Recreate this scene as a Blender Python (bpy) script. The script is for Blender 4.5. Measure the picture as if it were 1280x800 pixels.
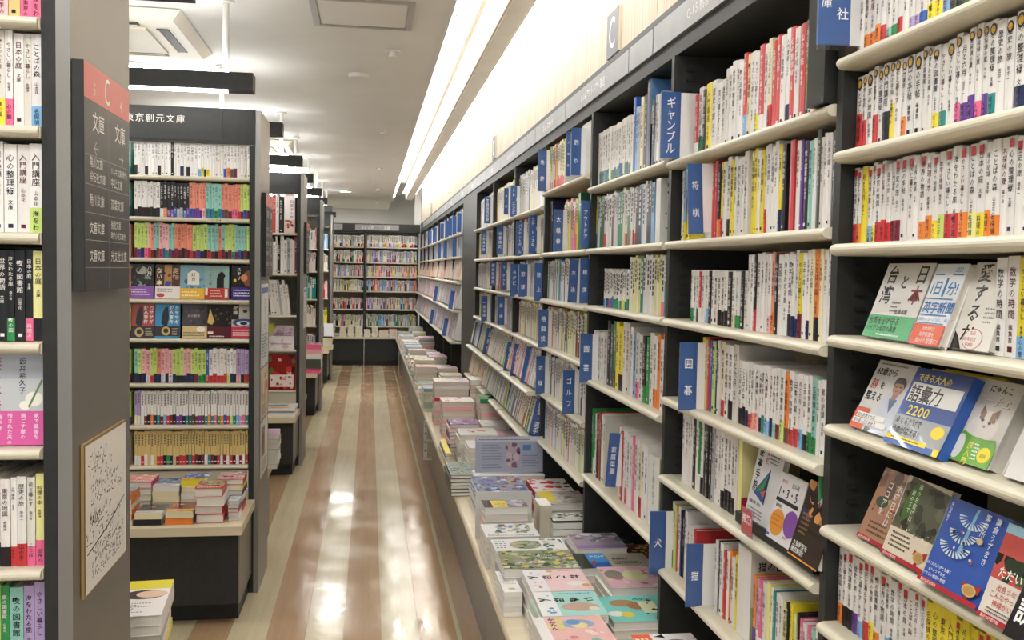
import bpy, bmesh, math, random
from mathutils import Matrix, Vector
for _o in list(bpy.data.objects): bpy.data.objects.remove(_o)
SC = bpy.context.scene; COL = SC.collection
# ---------------------------------------------------------------- camera
EYE = Vector((0, 0, 1.45)); FPX = 1192.2
_yaw, _pit, _rol = 0.149162, 0.051294, 0.019033
_f = Vector((math.sin(_yaw)*math.cos(_pit), math.cos(_yaw)*math.cos(_pit), -math.sin(_pit)))
_r = Vector((math.cos(_yaw), -math.sin(_yaw), 0)); _u = _r.cross(_f)
RT = _r*math.cos(_rol) + _u*math.sin(_rol); UP = _u*math.cos(_rol) - _r*math.sin(_rol)
cd = bpy.data.cameras.new('camera'); cam = bpy.data.objects.new('camera', cd); COL.objects.link(cam)
cd.sensor_width = 36; cd.lens = FPX/1280*36; cd.clip_start = .02
mw = Matrix((RT, UP, -_f)).transposed().to_4x4(); mw.translation = EYE; cam.matrix_world = mw
SC.camera = cam
# ---------------------------------------------------------------- light and exposure
W = bpy.data.worlds.new('world'); SC.world = W; W.use_nodes = True
W.node_tree.nodes['Background'].inputs[0].default_value = (.93, .96, 1, 1)
W.node_tree.nodes['Background'].inputs[1].default_value = .7
SC.view_settings.view_transform = 'Standard'; SC.view_settings.look = 'None'
SC.view_settings.exposure = 0.18; SC.view_settings.gamma = 1; SC.view_settings.use_curve_mapping = False
E_COVE, E_WASH, E_LAMP, E_UP, E_FILL = 28, 20, 48, 60, 26
def area(name, loc, sx, sy, power, rot=(0, 0, 0), col=(1, .975, .93)):
    l = bpy.data.lights.new(name, 'AREA'); l.shape = 'RECTANGLE'; l.size = sx; l.size_y = sy; l.energy = power; l.color = col
    o = bpy.data.objects.new(name, l); o.location = loc; o.rotation_euler = rot; COL.objects.link(o); return o
# added fill lights under the ceiling, with no fixture seen, lifting the ambient light
for _i, (_x, _y) in enumerate([(-.35, -1.2), (-.35, .55), (-2.6, 3.1), (-2.6, 8.5), (-2.4, 13.2), (-.55, 11.2), (-.5, 16.3)]):
    area('fill_light', (_x, _y, 2.515), .55, .55, E_FILL*(.75 if _i < 2 else 1))
# ---------------------------------------------------------------- helpers
def at(px, py, ax, v):
    d = RT*((px-640)/FPX) + _f - UP*((py-400)/FPX); i = 'XYZ'.index(ax)
    return EYE + d*((v-EYE[i])/d[i])
def lin(h):
    h = h.lstrip('#'); o = []
    for i in (0, 2, 4):
        c = int(h[i:i+2], 16)/255; o.append(c/12.92 if c < .04045 else ((c+.055)/1.055)**2.4)
    return (o[0], o[1], o[2], 1.0)
HEX = dict(W='e8e5e2', w='dcd8d0', C='e6dcb8', T='d9c07c', Y='ecd93c', y='e9e59a', O='e8853a', R='c93a3c', M='7c2436', P='e86a94', p='eeb4b8',
           V='6a3c94', L='b4a0cc', B='2f5cb0', b='7fb2dc', N='1d2a58', t='8fc8bc', E='1f8a86', G='2f8a4c', g='c4dc78', K='1c1b1e', S='a6a8aa', D='6e5038', F='e89078', l='d8cfe0', q='4b5348')
NAME = dict(W='white', w='off-white', C='cream', T='tan yellow', Y='yellow', y='pale yellow', O='orange', R='red', M='maroon', P='pink', p='pale pink',
            V='purple', L='lavender', B='blue', b='light blue', N='navy', t='mint', E='teal', G='green', g='lime', K='black', S='grey', D='brown', F='salmon', l='pale lilac', q='dark olive')
PAL = {k: lin(v) for k, v in HEX.items()}
def C(c): return (PAL[c] if c in PAL else lin(c)) if isinstance(c, str) else tuple(c)
DARKS = set('RMVBNEGKDqP')
MATS = {}
def mat(name, base=(.5, .5, .5), rough=.5, metal=0, spec=.5, emit=None, es=0, coat=0):
    m = bpy.data.materials.new(name); m.use_nodes = True; b = m.node_tree.nodes['Principled BSDF']
    b.inputs['Base Color'].default_value = (*base[:3], 1); b.inputs['Roughness'].default_value = rough; b.inputs['Metallic'].default_value = metal
    b.inputs['Specular IOR Level'].default_value = spec; b.inputs['Coat Weight'].default_value = coat
    if emit: b.inputs['Emission Color'].default_value = (*emit[:3], 1); b.inputs['Emission Strength'].default_value = es
    MATS[name] = m; return m
def nd(m, t, **k):
    n = m.node_tree.nodes.new(t)
    for a, v in k.items(): setattr(n, a, v)
    return n
def lk(m, a, b): m.node_tree.links.new(a, b)
def bs(m): return m.node_tree.nodes['Principled BSDF']
def noisy(m, c1, c2, scale=(8, 8, 8), det=3, bump=0, rr=None):
    tc = nd(m, 'ShaderNodeTexCoord'); mp = nd(m, 'ShaderNodeMapping'); mp.inputs['Scale'].default_value = scale
    n = nd(m, 'ShaderNodeTexNoise'); n.inputs['Scale'].default_value = 1; n.inputs['Detail'].default_value = det
    r = nd(m, 'ShaderNodeValToRGB'); r.color_ramp.elements[0].position = .3; r.color_ramp.elements[1].position = .7
    r.color_ramp.elements[0].color = (*c1[:3], 1); r.color_ramp.elements[1].color = (*c2[:3], 1)
    lk(m, tc.outputs['Object'], mp.inputs[0]); lk(m, mp.outputs[0], n.inputs[0]); lk(m, n.outputs[0], r.inputs[0]); lk(m, r.outputs[0], bs(m).inputs['Base Color'])
    if bump:
        b = nd(m, 'ShaderNodeBump'); b.inputs['Strength'].default_value = bump; b.inputs['Distance'].default_value = .01
        lk(m, n.outputs[0], b.inputs['Height']); lk(m, b.outputs[0], bs(m).inputs['Normal'])
    if rr:
        q = nd(m, 'ShaderNodeMapRange'); q.inputs[3].default_value = rr[0]; q.inputs[4].default_value = rr[1]
        lk(m, n.outputs[0], q.inputs[0]); lk(m, q.outputs[0], bs(m).inputs['Roughness'])
    return m
m = mat('printed', rough=.38, spec=.4); a_ = nd(m, 'ShaderNodeVertexColor'); a_.layer_name = 'Col'; lk(m, a_.outputs[0], bs(m).inputs['Base Color'])
m = mat('glossy_print', rough=.22, spec=.5, coat=.3); a_ = nd(m, 'ShaderNodeVertexColor'); a_.layer_name = 'Col'; lk(m, a_.outputs[0], bs(m).inputs['Base Color'])
m = mat('paper_cover', rough=.33, spec=.45); a_ = nd(m, 'ShaderNodeObjectInfo'); lk(m, a_.outputs['Color'], bs(m).inputs['Base Color'])
m = mat('ink', rough=.6, spec=.2); a_ = nd(m, 'ShaderNodeObjectInfo'); lk(m, a_.outputs['Color'], bs(m).inputs['Base Color'])
for _nm, _sc in (('pages', (700, 3, 3)), ('pages_flat', (3, 700, 3))):      # fine page lines across the block's thickness
    m = mat(_nm, rough=.8, spec=.2); tc = nd(m, 'ShaderNodeTexCoord'); mp = nd(m, 'ShaderNodeMapping'); mp.inputs['Scale'].default_value = _sc
    n_ = nd(m, 'ShaderNodeTexNoise'); n_.inputs['Scale'].default_value = 1; r_ = nd(m, 'ShaderNodeValToRGB')
    r_.color_ramp.elements[0].color = (.66, .63, .56, 1); r_.color_ramp.elements[1].color = (.86, .83, .77, 1)
    lk(m, tc.outputs['Object'], mp.inputs[0]); lk(m, mp.outputs[0], n_.inputs[0]); lk(m, n_.outputs[0], r_.inputs[0]); lk(m, r_.outputs[0], bs(m).inputs['Base Color'])
noisy(mat('charcoal', rough=.4, spec=.32), (.024, .025, .024), (.031, .032, .031), (40, 40, 40), rr=(.40, .52))
noisy(mat('charcoal_panel', rough=.33, metal=.75, spec=.6), (.27, .262, .245), (.30, .29, .272), (6, 6, 6), rr=(.38, .48))
noisy(mat('shelf_cream', rough=.35, spec=.5), (.60, .56, .44), (.66, .62, .50), (9, 9, 9), rr=(.3, .4))
noisy(mat('counter_cream', rough=.35), (.62, .54, .38), (.70, .62, .46), (2, 30, 30), rr=(.3, .45))
noisy(mat('back_cream', rough=.6), (.56, .53, .42), (.62, .58, .46), (5, 5, 5))
noisy(mat('plate_grey', rough=.4, metal=.3), (.26, .27, .275), (.31, .32, .325), (12, 12, 12))
noisy(mat('ceiling_paint', rough=.9, spec=.2), (.78, .77, .74), (.82, .81, .78), (3, 3, 3))
noisy(mat('white_paint', rough=.5), (.76, .76, .74), (.82, .82, .80), (6, 6, 6))
noisy(mat('ac_cream', rough=.5), (.70, .65, .53), (.75, .70, .58), (6, 6, 6))
noisy(mat('wall_white', rough=.8), (.70, .71, .70), (.76, .77, .76), (3, 3, 3))
mat('divider_blue', (.045, .125, .36), .35)
mat('soft_plate', (.62, .62, .60), .35)
mat('plate_dark', (.13, .135, .15), .5)
mat('slot_black', (.012, .012, .012), .6); mat('soft_steel', (.5, .5, .5), .3, 1.0)
def wood(name, c1, c2, sc, rough):
    m = mat(name, rough=rough, spec=.5)
    tc = nd(m, 'ShaderNodeTexCoord'); mp = nd(m, 'ShaderNodeMapping'); mp.inputs['Scale'].default_value = sc
    n = nd(m, 'ShaderNodeTexNoise'); n.inputs['Scale'].default_value = 1; n.inputs['Detail'].default_value = 5; n.inputs['Roughness'].default_value = .65
    r = nd(m, 'ShaderNodeValToRGB'); r.color_ramp.elements[0].position = .32; r.color_ramp.elements[1].position = .68
    r.color_ramp.elements[0].color = (*c1, 1); r.color_ramp.elements[1].color = (*c2, 1)
    lk(m, tc.outputs['Object'], mp.inputs[0]); lk(m, mp.outputs[0], n.inputs[0]); lk(m, n.outputs[0], r.inputs[0]); lk(m, r.outputs[0], bs(m).inputs['Base Color'])
    return m, n
mat('wood_gilt', (.45, .30, .12), .4, .5)
wood('ribbed_wood', (.50, .40, .29), (.74, .65, .52), (1, 60, .6), .55)
def floor_mat(name, c1, c2):
    m, n = wood(name, c1, c2, (22, 1.3, 1), .16)
    tc = nd(m, 'ShaderNodeTexCoord'); n2 = nd(m, 'ShaderNodeTexNoise'); n2.inputs['Scale'].default_value = 3.2; n2.inputs['Detail'].default_value = 4
    lk(m, tc.outputs['Object'], n2.inputs[0]); q = nd(m, 'ShaderNodeMapRange'); q.inputs[1].default_value = .35; q.inputs[2].default_value = .7
    q.inputs[3].default_value = .07; q.inputs[4].default_value = .24; lk(m, n2.outputs[0], q.inputs[0]); lk(m, q.outputs[0], bs(m).inputs['Roughness'])
    b = nd(m, 'ShaderNodeBump'); b.inputs['Strength'].default_value = .10; b.inputs['Distance'].default_value = .004
    n3 = nd(m, 'ShaderNodeTexNoise'); n3.inputs['Scale'].default_value = 28; lk(m, tc.outputs['Object'], n3.inputs[0])
    lk(m, n3.outputs[0], b.inputs['Height']); lk(m, b.outputs[0], bs(m).inputs['Normal'])
floor_mat('floor_tan', (.36, .235, .135), (.45, .30, .18)); floor_mat('floor_cream', (.50, .43, .28), (.58, .51, .35))
m = mat('acrylic', (.93, .95, .96), .04); bs(m).inputs['Transmission Weight'].default_value = 1; bs(m).inputs['IOR'].default_value = 1.45; bs(m).inputs['Alpha'].default_value = .45
mat('tube_cove', (1, 1, 1), .5, emit=(1, .99, .965), es=E_COVE); mat('tube_inner', (1, 1, 1), .5, emit=(1, .99, .965), es=9); mat('tube_wash', (1, 1, 1), .5, emit=(1, .985, .95), es=E_WASH)
mat('tube_lamp', (1, 1, 1), .5, emit=(1, .99, .965), es=E_LAMP); mat('tube_up', (1, 1, 1), .5, emit=(1, .99, .965), es=E_UP); mat('downlight_glow', (1, 1, 1), .5, emit=(1, .97, .88), es=6)

class MB:
    def __init__(s): s.v = []; s.f = []; s.c = []; s.m = []; s.fix = False
    def face(s, pts, c=None, mi=0, M=None):
        b = len(s.v)
        s.v += [tuple(M @ Vector(p)) for p in pts] if M else [tuple(p) for p in pts]
        s.f.append(tuple(range(b, b+len(pts)))); s.c.append(c); s.m.append(mi)
    def box(s, x0, x1, y0, y1, z0, z1, c=None, mi=0, M=None):
        b = len(s.v); P = [(x0, y0, z0), (x1, y0, z0), (x1, y1, z0), (x0, y1, z0), (x0, y0, z1), (x1, y0, z1), (x1, y1, z1), (x0, y1, z1)]
        s.v += [tuple(M @ Vector(p)) for p in P] if M else P
        for q in ((0, 3, 2, 1), (4, 5, 6, 7), (0, 1, 5, 4), (1, 2, 6, 5), (2, 3, 7, 6), (3, 0, 4, 7)):
            s.f.append(tuple(b+i for i in q)); s.c.append(c); s.m.append(mi)
        return s
    def prof(s, pts, ax, a0, a1, c=None, mi=0):      # closed outline extruded along an axis
        n = len(pts); b = len(s.v); s.fix = True
        for a in (a0, a1):
            for p, q in pts: s.v.append((a, p, q) if ax == 'X' else ((p, a, q) if ax == 'Y' else (p, q, a)))
        for i in range(n):
            j = (i+1) % n; s.f.append((b+i, b+j, b+n+j, b+n+i)); s.c.append(c); s.m.append(mi)
        s.f.append(tuple(b+i for i in range(n))[::-1]); s.f.append(tuple(b+n+i for i in range(n))); s.c += [c, c]; s.m += [mi, mi]
        return s
    def cyl(s, p0, p1, r, n=10, c=None, mi=0, r1=None):
        p0 = Vector(p0); p1 = Vector(p1); d = (p1-p0).normalized(); a = d.orthogonal().normalized(); e = d.cross(a); b = len(s.v); s.fix = True; r1 = r if r1 is None else r1
        for p, rr in ((p0, r), (p1, r1)):
            for i in range(n):
                t = 2*math.pi*i/n; s.v.append(tuple(p + (a*math.cos(t)+e*math.sin(t))*rr))
        for i in range(n):
            j = (i+1) % n; s.f.append((b+i, b+j, b+n+j, b+n+i)); s.c.append(c); s.m.append(mi)
        s.f.append(tuple(b+i for i in range(n))[::-1]); s.f.append(tuple(b+n+i for i in range(n))); s.c += [c, c]; s.m += [mi, mi]
        return s
    def mesh(s, name, mats):
        me = bpy.data.meshes.new(name); me.from_pydata(s.v, [], s.f)
        for q in mats: me.materials.append(MATS[q])
        if any(s.m): me.polygons.foreach_set('material_index', s.m)
        if any(c is not None for c in s.c):
            at_ = me.color_attributes.new('Col', 'FLOAT_COLOR', 'CORNER'); buf = []
            for f, c in zip(s.f, s.c): buf += list(c or (.5, .5, .5, 1))*len(f)
            at_.data.foreach_set('color', buf)
        if s.fix:
            q = bmesh.new(); q.from_mesh(me); bmesh.ops.recalc_face_normals(q, faces=q.faces); q.to_mesh(me); q.free()
        me.update(); return me
    def build(s, name, mats, parent=None, M=None, **k):
        if isinstance(mats, str): mats = [mats]
        return link(name, s.mesh(name, mats), parent, M, **k)
def link(name, me, parent=None, M=None, label=None, cat=None, group=None, kind=None, color=None):
    o = bpy.data.objects.new(name, me); COL.objects.link(o)
    if parent: o.parent = parent
    if M is not None: o.matrix_local = M
    if label: o['label'] = label
    if cat: o['category'] = cat
    if group: o['group'] = group
    if kind: o['kind'] = kind
    if color: o.color = list(C(color))
    return o
def empty(name, loc, label=None, cat=None, group=None, kind=None):
    o = link(name, None, None, Matrix.Translation(loc), label, cat, group, kind); o.empty_display_size = .05; return o
def B(x0, x1, y0, y1, z0, z1): return MB().box(x0, x1, y0, y1, z0, z1)
def rel(o): return lambda x0, x1, y0, y1, z0, z1: MB().box(x0-o[0], x1-o[0], y0-o[1], y1-o[1], z0-o[2], z1-o[2])
def T(x, y, z): return Matrix.Translation((x, y, z))
def RZ(a): return Matrix.Rotation(math.radians(a), 4, 'Z')
def RX(a): return Matrix.Rotation(math.radians(a), 4, 'X')
def RY(a): return Matrix.Rotation(math.radians(a), 4, 'Y')
# ---- glyphs: outlines of Blender's own font, one small mesh per character
_G = {}
BOLD = [.004]
def glyph(ch):
    key = (ch, BOLD[0])
    if key not in _G:
        c = bpy.data.curves.new('g', 'FONT'); c.body = ch; c.resolution_u = 1 if ord(ch) > 255 else 3; c.offset = BOLD[0]; o = bpy.data.objects.new('g', c); me = o.to_mesh()
        vs = [(v.co.x, v.co.y) for v in me.vertices]; fs = [tuple(p.vertices) for p in me.polygons]; o.to_mesh_clear()
        bpy.data.objects.remove(o); bpy.data.curves.remove(c)
        w = max([v[0] for v in vs], default=.3); lo = min([v[0] for v in vs], default=0); _G[key] = (vs, fs, w, lo)
    return _G[key]
def put(mb, ch, x, z, s, c, y=0, rot=0, sx=1):         # glyph in the XZ plane facing -Y
    vs, fs, w, lo = glyph(ch); b = len(mb.v); cr, sr = math.cos(rot), math.sin(rot)
    for p in vs:
        a, e = p[0]*s*sx, p[1]*s; mb.v.append((x+a*cr-e*sr, y, z+a*sr+e*cr))
    for f in fs: mb.f.append(tuple(b+i for i in f)); mb.c.append(c); mb.m.append(0)
    return w
def wide(ch): return 1.0 if ord(ch) > 0x2000 else None
def text_h(mb, t, x, z, s, c, y=0, sx=1, tr=1):
    for ch in t:
        if ch == ' ': x += .35*s*sx; continue
        w = put(mb, ch, x, z, s, c, y, 0, sx); x += (wide(ch) or (w+.07))*s*sx*tr
    return x
def text_v(mb, t, x, z, s, c, y=0, sx=1, step=1.04):   # x = centre of the column, z = top
    for ch in t:
        z -= s*step
        if ch == ' ': continue
        vs, fs, w, lo = glyph(ch)
        if ch in 'ー～-': put(mb, ch, x+.38*s, z+.9*s, s, c, y, -math.pi/2, 1)
        else: put(mb, ch, x-(.5 if wide(ch) else (w+lo)/2)*s*sx, z+.1*s, s, c, y, 0, sx)
    return z
def art(shapes, Wd, H, seed=1):
    rnd = random.Random(seed); mb = MB(); k = 0
    for s in shapes:
        k += 1; y = -.00035-.00011*k; t = s[0]
        BOLD[0] = .016 if t in 'tv' and s[4] >= .09 else .004
        if t == 'r': x0, z0, x1, z1, c = s[1:]; mb.face([(x0*Wd, y, z0*H), (x1*Wd, y, z0*H), (x1*Wd, y, z1*H), (x0*Wd, y, z1*H)], C(c))
        elif t == 'p': mb.face([(a*Wd, y, b*H) for a, b in s[1]], C(s[2]))
        elif t == 'e':
            cx, cz, rx, rz, c = s[1:]; mb.face([((cx+rx*math.cos(i*math.pi/9))*Wd, y, cz*H+rz*math.sin(i*math.pi/9)*H) for i in range(18)], C(c))
        elif t == 't': text_h(mb, s[1], s[2]*Wd, s[3]*H, s[4]*H, C(s[5]), y, s[6] if len(s) > 6 else 1)
        elif t == 'v': text_v(mb, s[1], s[2]*Wd, s[3]*H, s[4]*H, C(s[5]), y, s[6] if len(s) > 6 else 1)
        elif t == 'b':
            n, x0, z0, x1, z1, cs, sz = s[1:]
            for i in range(n):
                cx = rnd.uniform(x0, x1); cz = rnd.uniform(z0, z1); r = sz*rnd.uniform(.5, 1.3); kk = rnd.randint(5, 8); a0 = rnd.random()*6
                P = []
                for j in range(kk):
                    rr = r*rnd.uniform(.6, 1.1); P.append((min(max(cx+rr*math.cos(a0+j*6.283/kk), x0), x1)*Wd, y-.000002*i, min(max(cz+rr*math.sin(a0+j*6.283/kk)*Wd/H, z0), z1)*H))
                mb.face(P, C(rnd.choice(cs)))
        elif t == 'l':                                   # rows of small print
            x0, z0, x1, z1, n, c = s[1:]; dz = (z1-z0)/n
            for i in range(n):
                x = x0*Wd; z = (z0+dz*(i+.25))*H; h = dz*H*.5; e = x0*Wd+(x1-x0)*Wd*rnd.uniform(.7, 1)
                while x < e:
                    w = h*rnd.uniform(.5, 1.0); mb.face([(x, y, z), (x+w, y, z), (x+w, y, z+h*rnd.uniform(.6, 1)), (x, y, z+h*rnd.uniform(.7, 1))], C(c)); x += w+h*.35
        elif t == 'k':                                   # columns of brush-like handwriting: thin slanted strokes
            x0, z0, x1, z1, n, c = s[1:]; dz = (z1-z0)/n
            for i in range(n):
                x = x0*Wd; zc = (z1-dz*(i+.5))*H
                while x < (x0+(x1-x0)*rnd.uniform(.75, 1))*Wd:
                    g = dz*H*.42
                    for j in range(rnd.randint(3, 5)):
                        ax, az = x+rnd.uniform(-g, g)*.8, zc+rnd.uniform(-g, g); an = rnd.choice((0, .3, 1.3, 1.6, 2.2))+rnd.uniform(-.2, .2); L = g*rnd.uniform(.5, 1.3); wd = .0013
                        dx, dzz = math.cos(an)*L, math.sin(an)*L; nx, nz = -math.sin(an)*wd, math.cos(an)*wd
                        mb.face([(ax-nx, y, az-nz), (ax+dx, y, az+dzz), (ax+nx, y, az+nz)], C(c))
                    x += g*1.9
    BOLD[0] = .004
    return mb
# ---- books
TITLES = ['歴史の旅', '入門講座', '花と暮らす', '山の手帖', '料理の本', '世界の物語', '英語の力', '夜の図書館', '海をわたる風', '数学の時間', 'やさしい暮らし', '日本の庭', '月と六月', 'ことばの森', '名探偵の夏', '星の記録', '東京の地図', '心の整理術']
AUTH = ['田中一', '山本花', '森の会', '編集部', '佐藤海', '文庫']
_BM = {}; _PM = {}; _SM = {}; _BD = {}; NB = [0]
def cover_mesh(w, d, h):
    k = (round(w*1000), round(d*200), round(h*500))
    if k not in _BM:
        w, d, h = k[0]/1000, k[1]/200, k[2]/500; t = min(.0011, w*.12)
        mb = MB(); mb.prof([(0, .0012), (w*.5, 0), (w, .0012), (w, .003), (0, .003)], 'Z', 0, h)
        mb.box(0, t, .003, d, 0, h).box(w-t, w, .003, d, 0, h)
        pm = MB(); pm.box(t*1.2, w-t*1.2, .0031, d-.003, .0015, h-.003)
        _BM[k] = (mb.mesh('book_cover', ['paper_cover']), pm.mesh('page_block', ['pages']), (w, d, h))
    return _BM[k]
def band_mesh(w, h):
    k = (round(w*1000), round(h*400))
    if k not in _BD:
        w = k[0]/1000; h = k[1]/400; e = .0003
        _BD[k] = MB().prof([(-e, .0012), (w*.5, -e), (w+e, .0012), (w+e, .06), (-e, .06)], 'Z', .0005, h).mesh('paper_band', ['paper_cover'])
    return _BD[k]
def title_mesh(w, h, i, bandf):
    k = (round(w*500), round(h*100), i % len(TITLES), round(bandf*5))
    if k not in _SM:
        mb = MB(); w2 = k[0]/500; s = min(w2*.64, .018); y = -.0004
        top = h*.90; t = TITLES[k[2]]; s1 = min(s, h*.5/len(t)); z = text_v(mb, t, w2/2, top, s1, None, y, 1)
        z = text_v(mb, AUTH[i % len(AUTH)], w2/2, z-h*.05, s1*.62, None, y)
        if bandf: text_v(mb, TITLES[(i*5+3) % len(TITLES)][:3], w2/2, h*bandf*.9, min(s, h*bandf*.26), None, y-.0006)
        elif i % 2: mb.face([(w2/2-s*.3, y, h*.05), (w2/2+s*.3, y, h*.05), (w2/2+s*.3, y, h*.05+s*.5), (w2/2-s*.3, y, h*.05+s*.5)])
        _SM[k] = mb.mesh('spine_title', ['ink'])
    return _SM[k]
def book(M, w, d, h, tok, rnd, label, group, cat='book', name='book'):
    body = tok[0]; band = tok[1] if len(tok) > 1 and tok[1] != '-' else None
    cm, pm, (w, d, h) = cover_mesh(w, d, h)
    c = list(C(body)); j = rnd.uniform(.9, 1.06); c = (c[0]*j, c[1]*j, c[2]*j, 1)
    o = link(name, cm, None, M, label, cat, group, color=c)
    link('page_block', pm, o)
    bf = 0
    if band: bf = rnd.choice((.22, .26, .28)) if len(tok) < 3 else int(tok[2])/10; link('paper_band', band_mesh(w, h*bf), o, None, NAME[band]+' paper band', color=band)
    link('spine_title', title_mesh(w, h, NB[0] % 37 + rnd.randint(0, 3), bf), o, color=('W' if body in DARKS else rnd.choice(('2a2a2e', '2a2a2e', '30304a', '5a2430'))))
    NB[0] += 1; return o
def ordn(n): return '%d%s' % (n, 'th' if 10 <= n % 100 <= 20 else {1: 'st', 2: 'nd', 3: 'rd'}.get(n % 10, 'th'))
CNT = {}; _MK = {}
def row(F, length, h, n, pool, where, group, seed, d=.13, kind='paperback', hv=.004, gap=.0004, lean=0, name=None, mark=None):
    rnd = random.Random(seed); toks = pool.split()
    toks = toks[:n] if len(toks) >= n else [rnd.choice(toks) for _ in range(n)]
    ws = [rnd.uniform(.75, 1.25) for _ in range(n)]; s = (length-gap*n)/sum(ws); x = 0
    for t, w_ in zip(toks, ws):
        w = max(int(w_*s*1000)/1000, .004); CNT[where] = CNT.get(where, 0)+1
        hh = h+rnd.uniform(-hv, hv); dy = rnd.uniform(0, .003); nm = NAME[t[0]]; bnd = (' with %s band' % NAME[t[1]]) if len(t) > 1 and t[1] != '-' else ''
        M = F @ T(x+max(0, (w_*s-w)/2), dy, 0)
        if lean: M = M @ RY(lean+rnd.uniform(-.4, .4))
        o_ = book(M, w, d, hh, t, rnd, '%s %s%s, %s from left, %s' % (nm, kind.replace('softcover ', ''), bnd, ordn(CNT[where]), where), group, 'book', name or {'paperback': 'paperback', 'picture book': 'picture_book', 'magazine volume': 'magazine', 'large softcover book': 'gardening_book'}.get(kind, 'book'))
        if mark and t[0] in 'WwY' and rnd.random() < (.9 if mark == 'gold' else .55):
            k_ = (mark, round(w*1000), round(hh*200))
            if k_ not in _MK:
                q = MB(); W_ = k_[1]/1000; zt = k_[2]/200-.004
                if mark == 'gold':
                    for rx, cc, yy in ((.40, C('2a2622'), -.0002), (.26, C('d8a838'), -.0004)): q.face([(W_/2+W_*rx*math.cos(i*.524), yy, zt-W_*.45+W_*rx*1.25*math.sin(i*.524)) for i in range(12)], cc)
                else: q.face([(W_*.2, -.0003, zt-W_*.75), (W_*.8, -.0003, zt-W_*.75), (W_*.8, -.0003, zt), (W_*.2, -.0003, zt)], C('c83c3c'))
                _MK[k_] = q.mesh('publisher_mark', ['printed'])
            link('publisher_mark', _MK[k_], o_)
        x += w_*s+gap
def face_book(M, Wd, Th, H, col, shapes, label, group, spine='left', spine_txt=None, seed=1, name='book', cat='book', spine_col=None, pagesmat='pages_flat'):
    t = .0012; mb = MB(); mb.box(0, Wd, 0, t, 0, H).box(0, Wd, Th-t, Th, 0, H)
    if spine == 'left': mb.box(0, t, t, Th-t, 0, H)
    elif spine == 'right': mb.box(Wd-t, Wd, t, Th-t, 0, H)
    elif spine == 'bottom': mb.box(0, Wd, t, Th-t, 0, t)
    elif spine == 'top': mb.box(0, Wd, t, Th-t, H-t, H)
    o = mb.build(name, 'paper_cover', None, M, label=label, cat=cat, group=group, color=col)
    e = .0026; MB().box(e if spine != 'left' else t, Wd-e if spine != 'right' else Wd-t, t, Th-t, e if spine != 'bottom' else t, H-e).build('page_block', pagesmat, o)
    if shapes: art(shapes, Wd, H, seed).build('cover_print', 'glossy_print', o)
    if spine_txt:
        q = MB(); s = Th*.55
        if spine == 'bottom': 
            xx = Wd*.97
            for ch in spine_txt[0]:
                if ch != ' ': put(q, ch, xx-s, .5*s*1.0, s, C(spine_txt[1]), 0, -math.pi/2)
                xx -= s*1.25
            q.build('spine_title', 'printed', o, T(0, Th*.5, -.0004) @ RX(90))
        elif spine == 'left': text_v(q, spine_txt[0], 0, 0, s, C(spine_txt[1])); q.build('spine_title', 'printed', o, T(-.0004, Th*.5, H*.92) @ RZ(-90))
    return o
NS = [0]
def stack(x0, x1, y0, y1, ztop, n, cols, shapes, what, group, zb=.441, spine='left', turn=0, seed=1, jit=.003, spine_txt=None, size=None, cat='book', name=None):
    rnd = random.Random(seed*7+3); th = (ztop-zb)/n; NS[0] += 1
    nn = ['bottom of pile', 'second up', 'third up', 'fourth up', 'fifth up', 'sixth up', 'seventh up', 'eighth up', 'ninth up', 'tenth up', 'eleventh up', 'twelfth up', 'thirteenth up', 'fourteenth up', 'fifteenth up']
    for i in range(n):
        topb = i == n-1; c = cols[(n-1-i) % len(cols)]
        M = T(x0+rnd.uniform(-jit, jit), y0+rnd.uniform(-jit, jit), zb+th*(i+1)-.0003) @ RZ(rnd.uniform(-1.2, 1.2)+turn) @ RX(-90)
        w, l = x1-x0, y1-y0
        lab = ('%s, topmost of its pile' % what) if topb else '%s, %s' % (what, nn[i])
        face_book(M, w, th-.0006, l, c, shapes if topb else None, lab, group, spine, spine_txt, seed, name or ('book' if cat == 'book' else 'magazine'), cat)
def stuff_row(mb, F, length, h, d, pool, rnd, wmean=.022, hv=.02, marks=True, lean=0):
    x = 0; toks = pool.split(); z0 = .0
    while x < length-.006:
        w = min(rnd.uniform(.6, 1.5)*wmean, length-x); t = rnd.choice(toks); hh = h+rnd.uniform(-hv, hv); c = C(t[0]); j = rnd.uniform(.85, 1.05); c = (c[0]*j, c[1]*j, c[2]*j, 1)
        M = F @ T(x, 0, 0)
        if lean: M = M @ RY(lean)
        mb.box(.0004, w-.0004, 0, d, 0, hh, c, M=M)
        k = C('W') if t[0] in DARKS else C('2c2c30')
        if len(t) > 1: mb.box(.0003, w-.0003, -.0008, .02, 0, hh*rnd.uniform(.2, .32), C(t[1]), M=M)
        if marks:
            z = hh*.92
            for q in range(rnd.randint(4, 7)):
                a = w*.22; s = w*.5
                if z < hh*.4: break
                mb.face([(a, -.001, z-s), (w-a, -.001, z-s*.9), (w-a*1.2, -.001, z), (a*1.3, -.001, z)], k, M=M); z -= s*1.35
        x += w
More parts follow.
